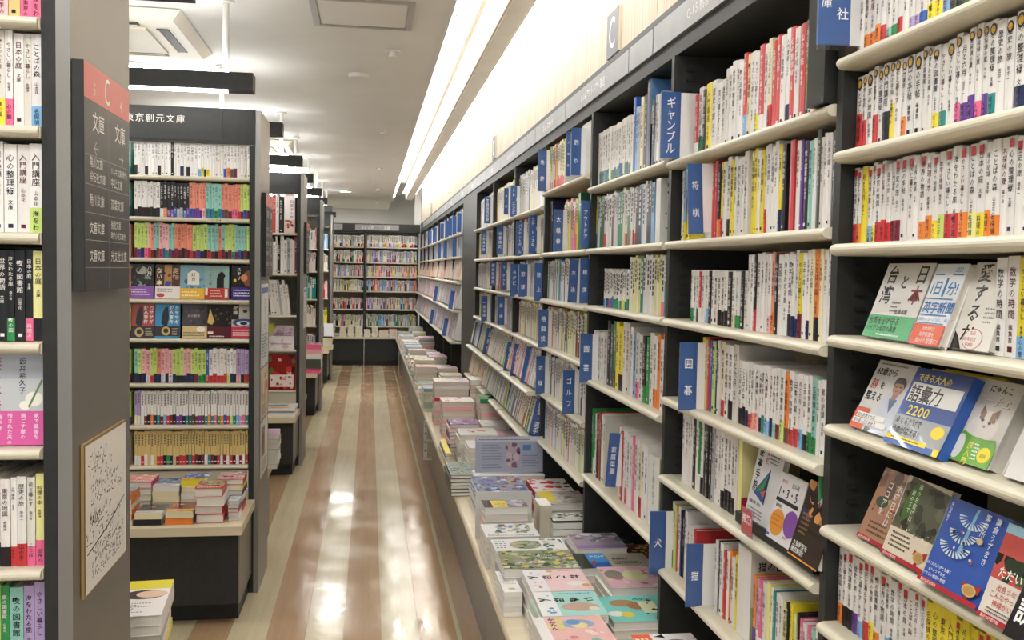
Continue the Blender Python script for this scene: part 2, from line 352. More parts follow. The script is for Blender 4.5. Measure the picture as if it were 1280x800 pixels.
# ================================================================ setting
CEIL = 2.53
fl = B(-6, 3, -3, 19.5, -.1, -.0045).build('floor', 'floor_cream', kind='structure')
XS0 = -.383
for k in range(-21, 5):
    x0 = XS0+k*.1487; x1 = x0+.1487
    if k == 4: continue
    B(x0+.0004, x1-.0004, -2.9, 14.36, -.004, 0).build('floor_plank', 'floor_tan' if k % 2 == 0 else 'floor_cream', fl)
xe = XS0+4*.1487
B(xe+.0004, xe+.148-.0004, -2.9, 14.36, -.004, 0).build('floor_plank', 'floor_tan', fl)
B(xe+.1484, xe+.166, -2.9, 14.36, -.004, 0).build('floor_plank', 'floor_cream', fl)
B(xe+.1664, 1.2, -2.9, 14.36, -.004, 0).build('floor_plank', 'floor_tan', fl)
# ceiling: main plane left of the light trough, a lower beam and the trough itself
cb = MB(); cb.box(-6, .331, -3, 17.7, CEIL, CEIL+.05); cb.box(.331, .345, -3, 17.7, CEIL+.05, CEIL+.26); cb.box(.331, 1.2, -3, 17.7, CEIL+.26, CEIL+.30)
ceil = cb.build('ceiling', 'ceiling_paint', kind='structure')
B(.325, .335, -3, 17.0, CEIL-.006, CEIL).build('trim_1', 'white_paint', kind='structure')
bm = MB(); bm.box(.554, .648, -3, 15.1, CEIL-.002, CEIL+.259); beam = bm.build('trim_2', 'white_paint', kind='structure')
for i in range(19):
    y = -3+i*.95; B(.542, .5535, y+.002, y+.948, CEIL+.001, CEIL+.255).build('wood_panel', 'ribbed_wood', beam)
wr = MB(); wr.box(1.16, 1.26, -3, 19, 0, CEIL+.3); wr.box(.81, 1.159, -3, 15.1, 2.146, CEIL+.258); wr.box(.70, 1.16, 15.25, 15.45, 2.1, CEIL+.258)
wright = wr.build('wall_right', 'wall_white', kind='structure')
rnd = random.Random(5)
for i in range(20):                                   # vertical ribbed boards above the bookcases
    y = -3+.9*i+.26; B(.799, .8099, y+.003, y+.897, 2.148, CEIL+.256).build('wood_panel', 'ribbed_wood', wright)
B(-6, 3, 17.7, 17.8, 0, CEIL+.3).build('wall_back', 'wall_white', kind='structure')
B(-6.1, -6, -3, 19.5, 0, CEIL+.1).build('wall_left', 'wall_white', kind='structure')
# ceiling hatch, cassettes, sprinklers, downlights
def frame_thing(name, x0, x1, y0, y1, label, cat):
    o = empty(name, ((x0+x1)/2, (y0+y1)/2, CEIL), label, cat); r = rel(o.location); z = CEIL
    for a in ((x0, x1, y0, y0+.028), (x0, x1, y1-.028, y1), (x0, x0+.028, y0+.028, y1-.028), (x1-.028, x1, y0+.028, y1-.028)): r(a[0], a[1], a[2], a[3], z-.008, z-.0002).build('frame_rail', 'soft_steel', o)
    r(x0+.03, x1-.03, y0+.03, y1-.03, z-.004, z-.0002).build('hatch_panel', 'ceiling_paint', o)
frame_thing('ceiling_hatch', -.254, .174, 3.94, 4.39, 'square access hatch with grey metal frame in the ceiling', 'hatch')
def cassette(cx, cy, label):
    o = empty('air_conditioner', (cx, cy, CEIL), label, 'air conditioner'); h = .42
    m = MB(); m.v = []; 
    P = [(-h, -h, -.005), (h, -h, -.005), (h, h, -.005), (-h, h, -.005), (-h+.04, -h+.04, -.045), (h-.04, -h+.04, -.045), (h-.04, h-.04, -.045), (-h+.04, h-.04, -.045)]
    m.v = P
    for q in ((0, 3, 2, 1), (4, 5, 6, 7), (0, 1, 5, 4), (1, 2, 6, 5), (2, 3, 7, 6), (3, 0, 4, 7)): m.f.append(q); m.c.append(None); m.m.append(0)
    m.build('housing', 'ac_cream', o)
    g = .24; MB().box(-g, g, -g, g, -.055, -.0452).build('intake_grille', 'ac_cream', o)
    for a in range(4):
        M = RZ(90*a); v = MB().box(.28, .332, -.225, .225, -.048, -.0452).build('air_outlet', 'slot_black', o, M)
        MB().box(.283, .291, -.215, .215, -.053, -.0483).build('louvre', 'ac_cream', v)
cassette(-1.22, 4.67, 'large square cream air conditioner in the ceiling beyond the nearest bookcase')
cassette(-1.08, 8.8, 'smaller looking ceiling air conditioner seen above the third bookcase row')
for i, (x, y, w) in enumerate([(.102, 4.84, 'nearest of the line, right of the hatch'), (.086, 7.6, 'second of the line along the aisle'), (.088, 10.4, 'third of the line along the aisle'), (.087, 13.2, 'fourth of the line along the aisle'), (.10, 15.6, 'last of the line, above the back shelves')]):
    m = MB(); m.cyl((0, 0, -.0002), (0, 0, -.006), .038, 16).cyl((0, 0, -.006), (0, 0, -.03), .014, 10, r1=.02)
    m.build('sprinkler', 'white_paint', None, T(x, y, CEIL), label='small white ceiling sprinkler head, '+w, cat='sprinkler', group='ceiling sprinklers')
MB().cyl((0, 0, -.0002), (0, 0, -.02), .06, 20, r1=.05).build('smoke_detector', 'ceiling_paint', None, T(-.073, 5.46, CEIL), label='round flat smoke detector on the ceiling behind the sprinkler', cat='smoke detector')
def downlight(x, y, label):
    o = empty('downlight', (x, y, CEIL), label, 'ceiling light', 'round downlights'); MB().cyl((0, 0, -.0002), (0, 0, -.01), .085, 20).build('trim_ring', 'white_paint', o)
    MB().cyl((0, 0, -.0102), (0, 0, -.013), .066, 20).build('diffuser', 'downlight_glow', o)
p = at(168, 80, 'Z', CEIL); downlight(p.x, p.y, 'round downlight beside the air conditioner, half hidden by the nearest bookcase')
downlight(-.345, 13.7, 'round downlight far down the aisle in the ceiling')
def tubes(x, z, r, matn, y0, n, what, grp):
    for i in range(n):
        y = y0+i*1.2; o = empty('fluorescent_tube', (x, y+.6, z), '%s, %s from the camera end' % (what, ordn(i+1)), 'tube light', grp)
        MB().cyl((0, -.575, 0), (0, .575, 0), r, 10).build('glass_tube', matn, o)
        for s in (-1, 1): MB().cyl((0, s*.576, 0), (0, s*.592, 0), r*1.05, 10).build('end_cap', 'white_paint', o)
tubes(.362, CEIL+.03, .008, 'tube_cove', -1.8, 14, 'tube light along the ceiling trough edge', 'trough tubes')
tubes(.515, CEIL+.10, .014, 'tube_inner', -1.8, 14, 'tube light deep inside the ceiling trough', 'inner trough tubes')
tubes(.70, CEIL+.10, .014, 'tube_wash', -1.8, 14, 'tube light behind the beam washing the wood wall', 'wall wash tubes')
B(.347, .385, -2.5, 16.0, CEIL+.04, CEIL+.06).build('trim_3', 'white_paint', kind='structure')

# ================================================================ right wall bookcases
SX = .752                                             # front of the shelves
def shelf(root, o, x0, x1, y0, y1, z, axis='Y', t=.020):
    r = rel(o)
    if axis == 'Y':
        s = r(x0+.012, x1, y0, y1, z-t/2, z+t/2).build('shelf_board', 'shelf_cream', root)
        e = MB(); P = []
        for i in range(9):
            a = math.pi/2+math.pi*i/8; P.append((x0+.013+.013*math.cos(a)-o[0], z+(t/2)*math.sin(a)-o[2]))
        e.prof(P, 'Y', y0+.001-o[1], y1-.001-o[1])
    else:
        s = r(x0, x1, y0+.012, y1, z-t/2, z+t/2).build('shelf_board', 'shelf_cream', root)
        e = MB(); P = []
        for i in range(9):
            a = math.pi/2+math.pi*i/8; P.append((y0+.013+.013*math.cos(a)-o[1], z+(t/2)*math.sin(a)-o[2]))
        e.prof(P, 'X', x0+.001-o[0], x1-.001-o[0])
    e.build('shelf_edge', 'shelf_cream', s); return s
BAYS = {}
def bay(key, ya, yb, zs, label, group='bookcases along the right wall', notch=True, near=False):
    """ya = far side, yb = near side"""
    o = empty('bookcase', (.9, (ya+yb)/2, .445), label, 'bookcase', group); c = o.location; r = rel(c)
    r(.768, 1.10, ya-.011, ya+.011, .445, 2.01).build('upright', 'charcoal', o)
    if near: r(.768, 1.10, yb-.011, yb+.011, .445, 2.01).build('upright', 'charcoal', o)
    r(1.06, 1.10, yb+.0115, ya-.0115, .70, 2.01).build('back_panel', 'back_cream', o)
    r(1.04, 1.10, yb+.0115, ya-.0115, .445, .69).build('kick_board', 'charcoal', o)
    for z, dx in zs: shelf(o, c, SX+dx, 1.055, yb+.012, ya-.012, z)
    if notch:                                         # slotted bracket strip inside the far upright
        m = MB(); z = .72
        while z < 1.98: m.box(.80-c[0], .816-c[0], ya-.0165-c[1], ya-.0115-c[1], z-c[2], z+.006-c[2]); z += .025
        m.build('bracket_slots', 'slot_black', o, kind='stuff')
    BAYS[key] = (ya, yb, dict(enumerate(zs)))
YA = [1.50, 2.40, 3.30, 4.20, 5.10, 6.00, 6.95]
Z_A = [(1.799, 0), (1.647, 0), (1.495, 0), (1.344, 0), (1.195, 0), (1.024, 0), (.859, 0)]
Z_B = [(1.729, 0), (1.524, 0), (1.325, 0), (1.121, 0), (.916, 0), (.675, 0)]
Z_C = [(1.737, 0), (1.524, 0), (1.325, 0), (1.067, 0), (.727, 0)]
Z_D = [(1.790, 0), (1.524, 0), (1.320, 0), (1.115, 0), (.905, 0), (.690, 0)]
Z_E = [(1.735, 0), (1.522, 0), (1.318, 0), (1.110, 0), (.900, -.05), (.690, -.06)]
bay('A', 1.50, .60, Z_A, 'nearest right bookcase, packed with small white paperbacks', near=True)
bay('B', 2.40, 1.50, Z_B, 'right bookcase with the shogi, go, dog and cat signs')
bay('C', 3.30, 2.40, Z_C, 'right bookcase with the tall gardening books')
bay('D', 4.20, 3.30, Z_D, 'right bookcase with the licence, fishing and golf signs')
bay('E', 5.10, 4.20, Z_E, 'right bookcase with the basketball and rugby signs')
bay('F', 6.00, 5.10, Z_E, 'right bookcase second before the dark pillar panel')
bay('G', 6.95, 6.00, Z_E, 'right bookcase just before the dark pillar panel', near=False)
B(.768, 1.12, 6.962, 7.93, .445, 2.01).build('pillar_panel', 'charcoal', label='flat dark pillar cover between the right bookcases', cat='pillar')
Z_F = [(1.76, 0), (1.56, 0), (1.34, -.03), (1.10, -.06), (.84, -.08)]
YF = [7.95+.965*i for i in range(8)]
for i in range(7): bay('H%d' % i, YF[i+1], YF[i], Z_F, 'far right bookcase beyond the dark pillar, %s of seven' % ['nearest', 'second', 'third', 'fourth', 'fifth', 'sixth', 'last'][i], notch=False, near=(i == 0))
# header beam over the bookcases with its label plates
hb = MB(); hb.box(.775, 1.10, .55, 14.74, 2.012, 2.144).box(.767, .7748, .55, 14.74, 2.128, 2.144)
header = hb.build('shelf_header', 'charcoal', label='long dark header running above all the right wall bookcases', cat='shelf header')
def plate(y0, y1, txt=None, seed=1):
    p = B(.766, .7745, y0+.004, y1-.004, 2.054, 2.126).build('label_plate', 'plate_grey', header)
    if txt:
        q = MB(); text_h(q, txt, 0, 0, .034, C('f2f2f2')); q.build('lettering', 'printed', p, T(.7655, y1-.30*(y1-y0), 2.076) @ RZ(-90))
y = 1.88; T_ = ['C-1-5 囲碁・将棋', None, 'C-1-6 アウトドア・園芸', 'C-1-4 スポーツ', None, 'C-1-4 スポーツ', 'C-1-3 趣味', None, 'C-1-3 資格', 'C-1-2 検定', None, 'C-1-2 就職', 'C-1-1 資格', None]
edges = [(1.63, 2.58, 'C-1-5 囲碁・将棋'), (2.58, 2.83, None), (2.83, 3.77, 'C-1-6 アウトドア・園芸'), (3.77, 4.47, 'C-1-4 スポーツ'), (4.47, 4.72, None), (4.72, 5.68, 'C-1-3 スポーツ'), (5.68, 6.42, 'C-1-2 検定'), (6.42, 6.67, None)]
for a in edges: plate(*a)
plate(.68, 1.63, 'C-1-7 新書')
y = 6.67
for i in range(11): w = (.94, .70, .25)[i % 3]; plate(y, min(y+w, 14.7), 'C-1 資格' if i % 3 < 2 else None) if y < 14.5 else 0; y += w
def letter_sign(y, label):
    o = empty('letter_sign', (.79, y, 2.15), label, 'sign', 'hanging section letters'); MB().box(0, .0085, -.078, .078, .022, .168).build('sign_plate', 'plate_dark', o)
    q = MB(); put(q, 'C', 0, 0, .145, C('f6f6f6'), 0, 0, .8); q.build('lettering', 'printed', o, T(-.0006, .048, .048) @ RZ(-90)); MB().box(.0002, .0085, -.0815, -.0785, .022, .168).build('edge_strip', 'ribbed_wood', o)
letter_sign(3.13, 'grey plate with a white letter C on the wood wall, nearest')
letter_sign(6.2, 'distant grey letter plate on the wood wall beyond the nearest one')
letter_sign(12.6, 'tiny farthest letter plate on the wood wall')

# ================================================================ display counter under the right bookcases
cy = [.66, 2.12, 3.55, 5.0, 6.45, 7.9, 9.35, 10.8, 12.25, 13.70]
for i in range(len(cy)):
    y0 = cy[i]; y1 = (cy+[14.335])[i+1] if i < len(cy)-1 else 14.335
    o = empty('display_counter', (.6, (y0+y1)/2, 0), 'low dark counter with cream top by the right wall, %s unit from the camera' % ordn(i+1), 'counter', 'counter units along the right wall'); r = rel(o.location)
    r(.455, 1.0, y0+.003, y1-.003, 0, .405).build('front_panel', 'charcoal_panel', o)
    r(.406, 1.035, y0+.001, y1-.001, .406, .44).build('counter_top', 'counter_cream', o)
    e = MB(); P = [(.406+.017*math.cos(math.pi/2+math.pi*k/8)-o.location.x, .423+.017*math.sin(math.pi/2+math.pi*k/8)) for k in range(9)]
    e.prof(P, 'Y', y0+.001-o.location.y, y1-.001-o.location.y); e.build('edge_strip', 'counter_cream', o)
# white slotted bracket leaning at the counter joint
o = empty('bracket_post', (.40, 6.62, 0), 'white slotted metal bracket standing at the counter front', 'bracket'); m = MB(); m.box(-.012, .012, -.006, .006, 0.12, .40).box(.012, .045, -.006, .006, .385, .40).box(.012, .045, -.006, .006, .25, .262).box(.012, .045, -.006, .006, .12, .135)
m.build('frame', 'white_paint', o)
for z in (.18, .24, .30, .35): MB().box(-.004, .004, -.0075, -.0062, z, z+.014).build('slot', 'slot_black', o)

# ================================================================ back wall bookcases and counter
ZB = [(1.765, 0), (1.532, 0), (1.312, 0), (1.092, 0), (.815, 0), (.555, 0)]
BB = [(-.965, -.066, 'left back wall bookcase at the end of the aisle'), (-.064, .745, 'right back wall bookcase at the end of the aisle')]
for x0, x1, lab in BB:
    o = empty('bookcase', ((x0+x1)/2, 14.9, 0), lab, 'bookcase', 'bookcases across the end of the aisle'); c = o.location; r = rel(c)
    for x in (x0, x1-.022): r(x, x+.022, 14.76, 15.08, .43, 2.0).build('upright', 'charcoal', o)
    r(x0+.023, x1-.023, 15.05, 15.08, .43, 2.0).build('back_panel', 'back_cream', o)
    for z, _ in ZB: shelf(o, c, x0+.0225, x1-.0225, 14.745, 15.045, z, 'X')
hb = B(-.97, .766, 14.745, 15.08, 2.002, 2.13).build('shelf_header', 'charcoal', label='dark header above the back wall bookcases', cat='shelf header')
for x0, x1, t in ((-.9, -.4, '文庫'), (-.22, .13, 'コミック'), (.13, .45, '文芸'), (.45, .70, None)):
    p = B(x0, x1-.01, 14.738, 14.7445, 2.03, 2.115).build('label_plate', 'plate_grey' if t else 'charcoal', hb)
    if t: q = MB(); text_h(q, t, 0, 0, .05, C('f2f2f2')); q.build('lettering', 'printed', p, T(x0+.08, 14.7375, 2.05))
for x0, x1, w in ((-.965, -.07, 'left'), (-.066, .455, 'right')):
    o = empty('display_counter', ((x0+x1)/2, 14.5, 0), 'low dark counter under the back bookcases, %s unit' % w, 'counter', 'counter units at the end of the aisle'); r = rel(o.location)
    r(x0+.003, x1-.003, 14.37, 15.08, .065, .395).build('front_panel', 'charcoal', o); r(x0+.003, x1-.003, 14.4, 15.08, 0, .064).build('kick_board', 'charcoal', o)
    r(x0, x1, 14.345, 14.742, .396, .43).build('counter_top', 'counter_cream', o)
# ================================================================ left bookcase rows (they face the camera)
XE = -.473
def gondola(Y0, zs, xl, label, head=None, front_counter=True, rear_counter=True, hz=2.125, back_shelves=True, zc=.42):
    o = empty('bookcase', ((xl+XE)/2, Y0+.19, 0), label, 'bookcase', 'bookcase rows on the left of the aisle'); c = o.location; r = rel(c)
    r(XE-.022, XE, Y0, Y0+.375, 0, hz-.002).build('side_panel', 'charcoal_panel', o)
    r(xl, xl+.022, Y0, Y0+.375, 0, hz-.002).build('side_panel', 'charcoal', o)
    r(XE-.045, XE-.0225, Y0+.004, Y0+.37, .0, 1.97).build('upright', 'charcoal', o)
    r(xl+.0225, XE-.0455, Y0+.33, Y0+.35, .46, 1.97).build('back_panel', 'back_cream', o)
    r(xl+.0225, XE-.0455, Y0+.36, Y0+.372, .0, 1.97).build('rear_panel', 'charcoal', o)
    r(xl+.0225, XE-.0225, Y0-.005, Y0+.010, 1.975, hz).build('header_board', 'charcoal', o); r(xl+.0225, XE-.0225, Y0+.0105, Y0+.37, hz-.02, hz).build('top_board', 'charcoal', o)
    if head:
        p = r(xl+.0225, XE-.16, Y0-.009, Y0-.0052, 1.985, hz-.008).build('label_plate', 'charcoal', o)
        q = MB(); text_h(q, head[0], 0, 0, head[2], C('d8d4cc'), 0, 1, 1.13); q.build('lettering', 'printed', p, T(head[1]-c[0], Y0-.0095-c[1], head[3]))
    for z in zs: shelf(o, c, xl+.0225, XE-.0455, Y0-.012, Y0+.328, z, 'X', .018)
    if front_counter:
        r(xl+.03, XE-.03, Y0-.39, Y0-.001, .09, zc-.036).build('cabinet', 'charcoal_panel', o); r(xl+.03, XE-.045, Y0-.31, Y0-.001, 0, .089).build('kick_board', 'charcoal', o)
        r(xl+.03, XE-.035, Y0-.392, Y0-.3905, .09, zc-.037).build('front_board', 'charcoal', o)
        r(xl+.0225, XE-.016, Y0-.45, Y0-.001, zc-.035, zc).build('counter_top', 'counter_cream', o)
        r(xl+.0225, XE-.0455, Y0+.002, Y0+.02, zc+.001, .55).build('riser_board', 'back_cream', o)
    if rear_counter:
        r(xl+.03, XE-.03, Y0+.376, Y0+.76, .06, zc-.036).build('rear_cabinet', 'charcoal_panel', o); r(xl+.03, XE-.045, Y0+.376, Y0+.70, 0, .059).build('kick_board', 'charcoal', o)
        r(xl+.0225, XE-.020, Y0+.376, Y0+.82, zc-.035, zc).build('counter_top', 'counter_cream', o)
    return o
Z1 = [1.826, 1.656, 1.487, 1.312, 1.141, .944, .765]
Z2 = [1.822, 1.644, 1.468, 1.291, 1.121, .926, .743, .566]
Z3 = [1.684, 1.392, 1.09, .84, .545]
Z4 = [1.628, 1.403, 1.121, .854, .56]
Z5 = [1.677, 1.40, 1.05, .70]
L1 = gondola(1.62, Z1, -1.12, 'nearest dark bookcase at the left edge, only its right end in view')
L2 = gondola(4.29, Z2, -1.40, 'left bookcase of pastel pocket novels with lettered header', ('東京創元文庫', -1.033, .037, 2.058))
L3 = gondola(7.06, Z3, -1.40, 'third bookcase on the left, with large picture books and magazines')
L4 = gondola(9.78, Z4, -1.40, 'fourth bookcase on the left, partly hidden behind the third')
L5 = gondola(12.45, Z5, -1.40, 'fifth and farthest bookcase on the left of the aisle')
def lamp(Y, label, xp, x0=-1.38, x1=-.47, tube=True):
    o = empty('hanging_lamp', ((x0+x1)/2, Y, CEIL), label, 'hanging lamp', 'hanging bar lamps over the left rows'); c = o.location; r = rel(c)
    m = MB(); P = [(Y-.045-c[1], 2.152-CEIL), (Y-.045-c[1], 2.222-CEIL), (Y+.045-c[1], 2.222-CEIL), (Y+.045-c[1], 2.152-CEIL)]
    m.prof(P, 'X', x0-c[0], x1-c[0]); m.build('lamp_housing', 'charcoal', o)
    MB().cyl((x0+.06-c[0], -.030, 2.145-CEIL), (x1-.10-c[0], -.030, 2.145-CEIL), .006, 10).build('glass_tube', 'tube_lamp', o)
    MB().cyl((x0+.06-c[0], .0, 2.231-CEIL), (x1-.10-c[0], .0, 2.231-CEIL), .008, 10).build('uplight_tube', 'tube_up', o)
    m = MB(); m.cyl((xp-c[0], .062, 2.155-CEIL), (xp-c[0], .062, -.012), .013, 12).cyl((xp-c[0], .062, -.012), (xp-c[0], .062, -.0003), .033, 16)
    m.box(xp-c[0]-.01, xp-c[0]+.01, .0452, .062, 2.165-CEIL, 2.205-CEIL)
    m.build('ceiling_pole', 'white_paint', o)
    return o
lamp(4.02, 'nearest dark bar lamp, hanging before the pocket novel bookcase', -.59)
lamp(5.33, 'short looking bar lamp behind the pocket novel bookcase', -.80)
lamp(6.86, 'bar lamp hanging before the third bookcase on the left', -.62)
lamp(8.15, 'bar lamp just behind the third bookcase on the left', -.62)
lamp(9.58, 'bar lamp hanging before the fourth bookcase on the left', -.60)
lamp(10.85, 'bar lamp just behind the fourth bookcase on the left', -.60)
lamp(12.25, 'bar lamp hanging before the fifth bookcase on the left', -.60)
lamp(13.55, 'farthest bar lamp, behind the fifth bookcase on the left', -.60)
lamp(1.35, 'bar lamp over the nearest left bookcase, above the frame', -.60)
lamp(2.66, 'bar lamp behind the nearest left bookcase, above the frame', -.80)
# ---- direction signs on the side panels
def dirsign(Y0, label):
    o = empty('direction_sign', (-.462, Y0+.145, 1.40), label, 'sign', 'direction signs on the bookcase ends')
    MB().box(-.010, .008, -.144, .144, .004, .374).build('sign_board', 'charcoal', o)
    q = MB(); Wd, H = .288, .37
    def rr(x0, z0, x1, z1, c, y=0): q.face([(x0, y, z0), (x1, y, z0), (x1, y, z1), (x0, y, z1)], C(c))
    rr(0, .312, Wd, H, 'd8706c'); rr(0, 0, Wd, .311, '3a3a3c')
    g = 'c8c8c6'
    put(q, 'C', .118, .320, .064, C('f4f4f4'), -.0003, 0, .8); put(q, '5', .05, .322, .030, C('f0e0e0'), -.0003); put(q, '4', .22, .322, .030, C('f0e0e0'), -.0003)
    text_h(q, '文庫', .045, .266, .036, C('f2f2f2'), -.0003); text_h(q, '文庫', .185, .266, .036, C('f2f2f2'), -.0003)
    for x, s in ((.055, 1), (.215, -1)):               # arrows
        x0 = x if s > 0 else x+.03
        for dz in (1, -1): q.face([(x0, -.0003, .236), (x0+s*.012, -.0003, .236+dz*.012), (x0+s*.014, -.0003, .236+dz*.010), (x0+s*.003, -.0003, .236)][::(1 if dz*s < 0 else -1)], C(g))
        a, b = sorted((x0+s*.002, x0+s*.03)); rr(a, .2352, b, .2372, g, -.0003)
    for z in (.222, .174, .128, .083, .038): rr(.004, z, Wd-.004, z+.0012, '9a9a98', -.0003)
    rr(Wd/2-.0006, 0, Wd/2+.0006, .30, '9a9a98', -.0003)
    L = [('角川文庫', .205, .020), ('祥伝社文庫', .181, .019), ('角川文庫', .142, .022), ('文春文庫', .096, .022), ('文春文庫', .050, .022)]
    R_ = [('ハルキ文庫(時代)', .204, .0145), ('中公文庫', .181, .020), ('双葉文庫', .142, .022), ('徳間文庫', .108, .017), ('時代小説文庫他', .090, .0145), ('光文社文庫', .050, .022)]
    for t, z, s in L: text_h(q, t, .028, z, s, C('e4e4e2'), -.0003)
    for t, z, s in R_: text_h(q, t, Wd/2+.014, z, s, C('e4e4e2'), -.0003)
    q.build('sign_face', 'printed', o, T(.0086, -.144, .004) @ RZ(90))
dirsign(1.622, 'nearest direction sign with red top and white letter C')
dirsign(4.335, 'distant red topped direction sign on the pocket novel bookcase end')
dirsign(7.10, 'small far direction sign on the third bookcase end')
# signed message board
o = empty('message_board', (-.470, 1.80, .885), 'white gilt edged board covered in black handwriting on the bookcase side', 'board')
MB().box(-.002, .003, -.138, .138, 0, .262).build('backing', 'wood_gilt', o)
sh = [('r', 0, 0, 1, 1, 'eceae6')]
mm = art(sh, .268, .254); mm.build('board_face', 'printed', o, T(.0036, -.134, .004) @ RZ(90))
art([('k', .08, .72, .62, .94, 2, '2e2e32'), ('k', .14, .56, .95, .72, 2, '2e2e32'), ('k', .10, .40, .6, .52, 1, '2e2e32'), ('k', .06, .28, .9, .42, 1, '2e2e32'), ('k', .16, .06, .92, .28, 3, '2e2e32'), ('t', '"A/X"', .10, .44, .09, '2e2e32'),
     ('p', [(.03, .26), (.5, .33), (.95, .45), (.95, .458), (.5, .34), (.03, .27)], '2e2e32')], .268, .254, 4).build('handwriting', 'printed', o, T(.0038, -.134, .004) @ RZ(90))
# posters on the end of the second bookcase
def poster(Y0, y0, y1, z0, z1, label, shapes, seed):
    o = link('poster', B(-.001, 0, 0, y1-y0, 0, z1-z0).mesh('poster', ['white_paint']), None, T(XE+.0022, y0, z0), label, 'poster', 'posters on the bookcase ends')
    art(shapes, y1-y0-.01, z1-z0-.01, seed).build('poster_face', 'printed', o, T(.0004, .005, .005) @ RZ(90))
info = [('r', 0, 0, 1, 1, 'dfe4ea'), ('r', .04, .9, .96, .97, '4a78b0'), ('v', 'お知らせ', .5, .85, .10, '3a4a66'), ('l', .1, .08, .9, .4, 8, '555a62')]
poster(4.29, 4.33, 4.62, 1.00, 1.37, 'tall blue headed notice poster on the pocket novel bookcase end', info, 1)
poster(4.29, 4.33, 4.62, .76, .99, 'beige notice below the blue headed poster', [('r', 0, 0, 1, 1, 'e2cfb4'), ('b', 20, .05, .3, .95, .9, ['c8a888', 'e8d8c0', 'b87858'], .12), ('l', .1, .05, .9, .28, 4, '705848')], 2)
poster(4.29, 4.33, 4.62, .50, .75, 'photo notice below the beige poster on the bookcase end', [('r', 0, 0, 1, 1, 'e6e6e2'), ('r', .08, .35, .55, .9, '6a5446'), ('b', 14, .08, .35, .55, .9, ['8a6a58', 'c8a898', '4a3a34'], .1), ('l', .1, .05, .9, .3, 4, '606060')], 3)
poster(7.06, 7.10, 7.39, 1.0, 1.30, 'pale notice on the third bookcase end', info, 4)
# potted sprig clipped to L3 (yellow green leaves)
m = MB()
for i, (a, l) in enumerate([(10, .07), (40, .08), (75, .07), (110, .06), (150, .075), (-20, .06), (-50, .05)]):
    a = math.radians(a); d = Vector((math.cos(a), -.1, math.sin(a))); n = Vector((-math.sin(a), 0, math.cos(a)))
    m.face([(0, 0, 0), tuple(d*l*.5+n*.012), tuple(d*l), tuple(d*l*.5-n*.012)], C('b8b84a')); m.face([(0, .001, 0), tuple(d*l*.5-n*.012+Vector((0, .001, 0))), tuple(d*l+Vector((0, .001, 0))), tuple(d*l*.5+n*.012+Vector((0, .001, 0)))], C('9aa040'))
m.cyl((0, 0, 0), (.0, .10, -.02), .003, 6, C('7a8038'))
m.build('leaf_sprig', 'printed', None, T(-.72, 6.98, 1.00), label='yellow green leaf sprig at the shelf edge of the third left bookcase', cat='plant')

# ---- rows of pocket paperbacks
def LF(x, y, z): return T(x, y, z)
def RF(y, z, x=.787): return T(x, y, z) @ RZ(-90)
g2 = 'pocket novels on the pastel bookcase'; XR = XE-.047
def rowL(Y0, xa, z, h, n, pool, where, grp, seed, xb=XR, t=.009, **k): row(LF(xa, Y0+.012, z+t+.0008), xb-xa, h, n, pool, where, grp, seed, **k)
W2 = 'row %s, pastel bookcase'
rowL(4.29, -1.0, Z2[0], .150, 36, 'WK W W WK W W W WK W W W K W W WN W WK W W Wb WY WK WY W W w W w WB WO Wq WM W W w W W W w W W', W2 % 'one', g2, 11)
rowL(4.29, -1.0, Z2[1], .150, 36, 'WK WK WK WK WK WK WK WK KW KO KV KV KB KS KS KB KV FB FV FV FV Fp tE tB tE tG tE FV FD FM FP FP FR gM gB gM gB gN gB FM FM', W2 % 'two', g2, 12)
rowL(4.29, -1.0, Z2[2], .148, 36, 'gM gV gN gP pR FM tK tD pR pB pG tV tM FM FM FK3 FM FM FR gM gV gN gK tR tM tK FR tM gK gM gE tM tB tK tM gK tE tM tB tY gM', W2 % 'three', g2, 13)
rowL(4.29, -1.0, Z2[5], .148, 31, 'tN gK pN pW gR gN FN pW pN pW gN gK gK pN pN gN gM gG gG BR WR WR WR WR WR Wg WN WK Lp LK LR LM LK3', W2 % 'six', g2, 14)
mbL = MB(); rnd = random.Random(8)
def pocket_stuff(z, toks):
    x = -1.0; n = len(toks); w = (XR-x)/n; F = LF(x, 4.302, z+.0098)
    for t in toks:
        ww = w*rnd.uniform(.8, 1.0); M = F @ T(x+1.0, rnd.uniform(0, .003), 0); h = .148+rnd.uniform(-.003, .003); c = C(t[0]); mbL.box(0, ww, 0, .11, 0, h, c, M=M)
        if len(t) > 1: b_ = h*rnd.uniform(.25, .3); mbL.box(-.0002, ww+.0002, -.0008, .03, .0001, b_, C(t[1]), M=M); mbL.face([(ww*.2, -.001, .010), (ww*.8, -.001, .010), (ww*.8, -.001, .016), (ww*.2, -.001, .016)], C('W'), M=M)
        q = h*.93
        for k in range(7):
            s = ww*.46; q -= s*1.3; mbL.face([(ww*.28, -.0006, q), (ww*.72, -.0006, q+s*.1), (ww*.7, -.0006, q+s), (ww*.3, -.0006, q+s*.9)], C('4a4642' if t[0] != 'K' else 'W'), M=M)
        x += w
pocket_stuff(Z2[6], 'LC LW WW WM WK WO WN WE WM Wb WR WM WK WV WV WK WE Wq Wq WM WV WM WE WO WE WP WG WO WB WR Wg WE Wb WL WP WE'.split())
pocket_stuff(Z2[7], 'TW TW TR TW T TW T TR TR TK TG TN T TM TR TR TM TE TR TM TK TM TW TE TM TK TR TW TM TW TR TK TW TM TW TR'.split())
mbL.build('packed_paperbacks', 'printed', label='pale and tan paperbacks packing the two lowest rows of the pastel bookcase', cat='books', kind='stuff')
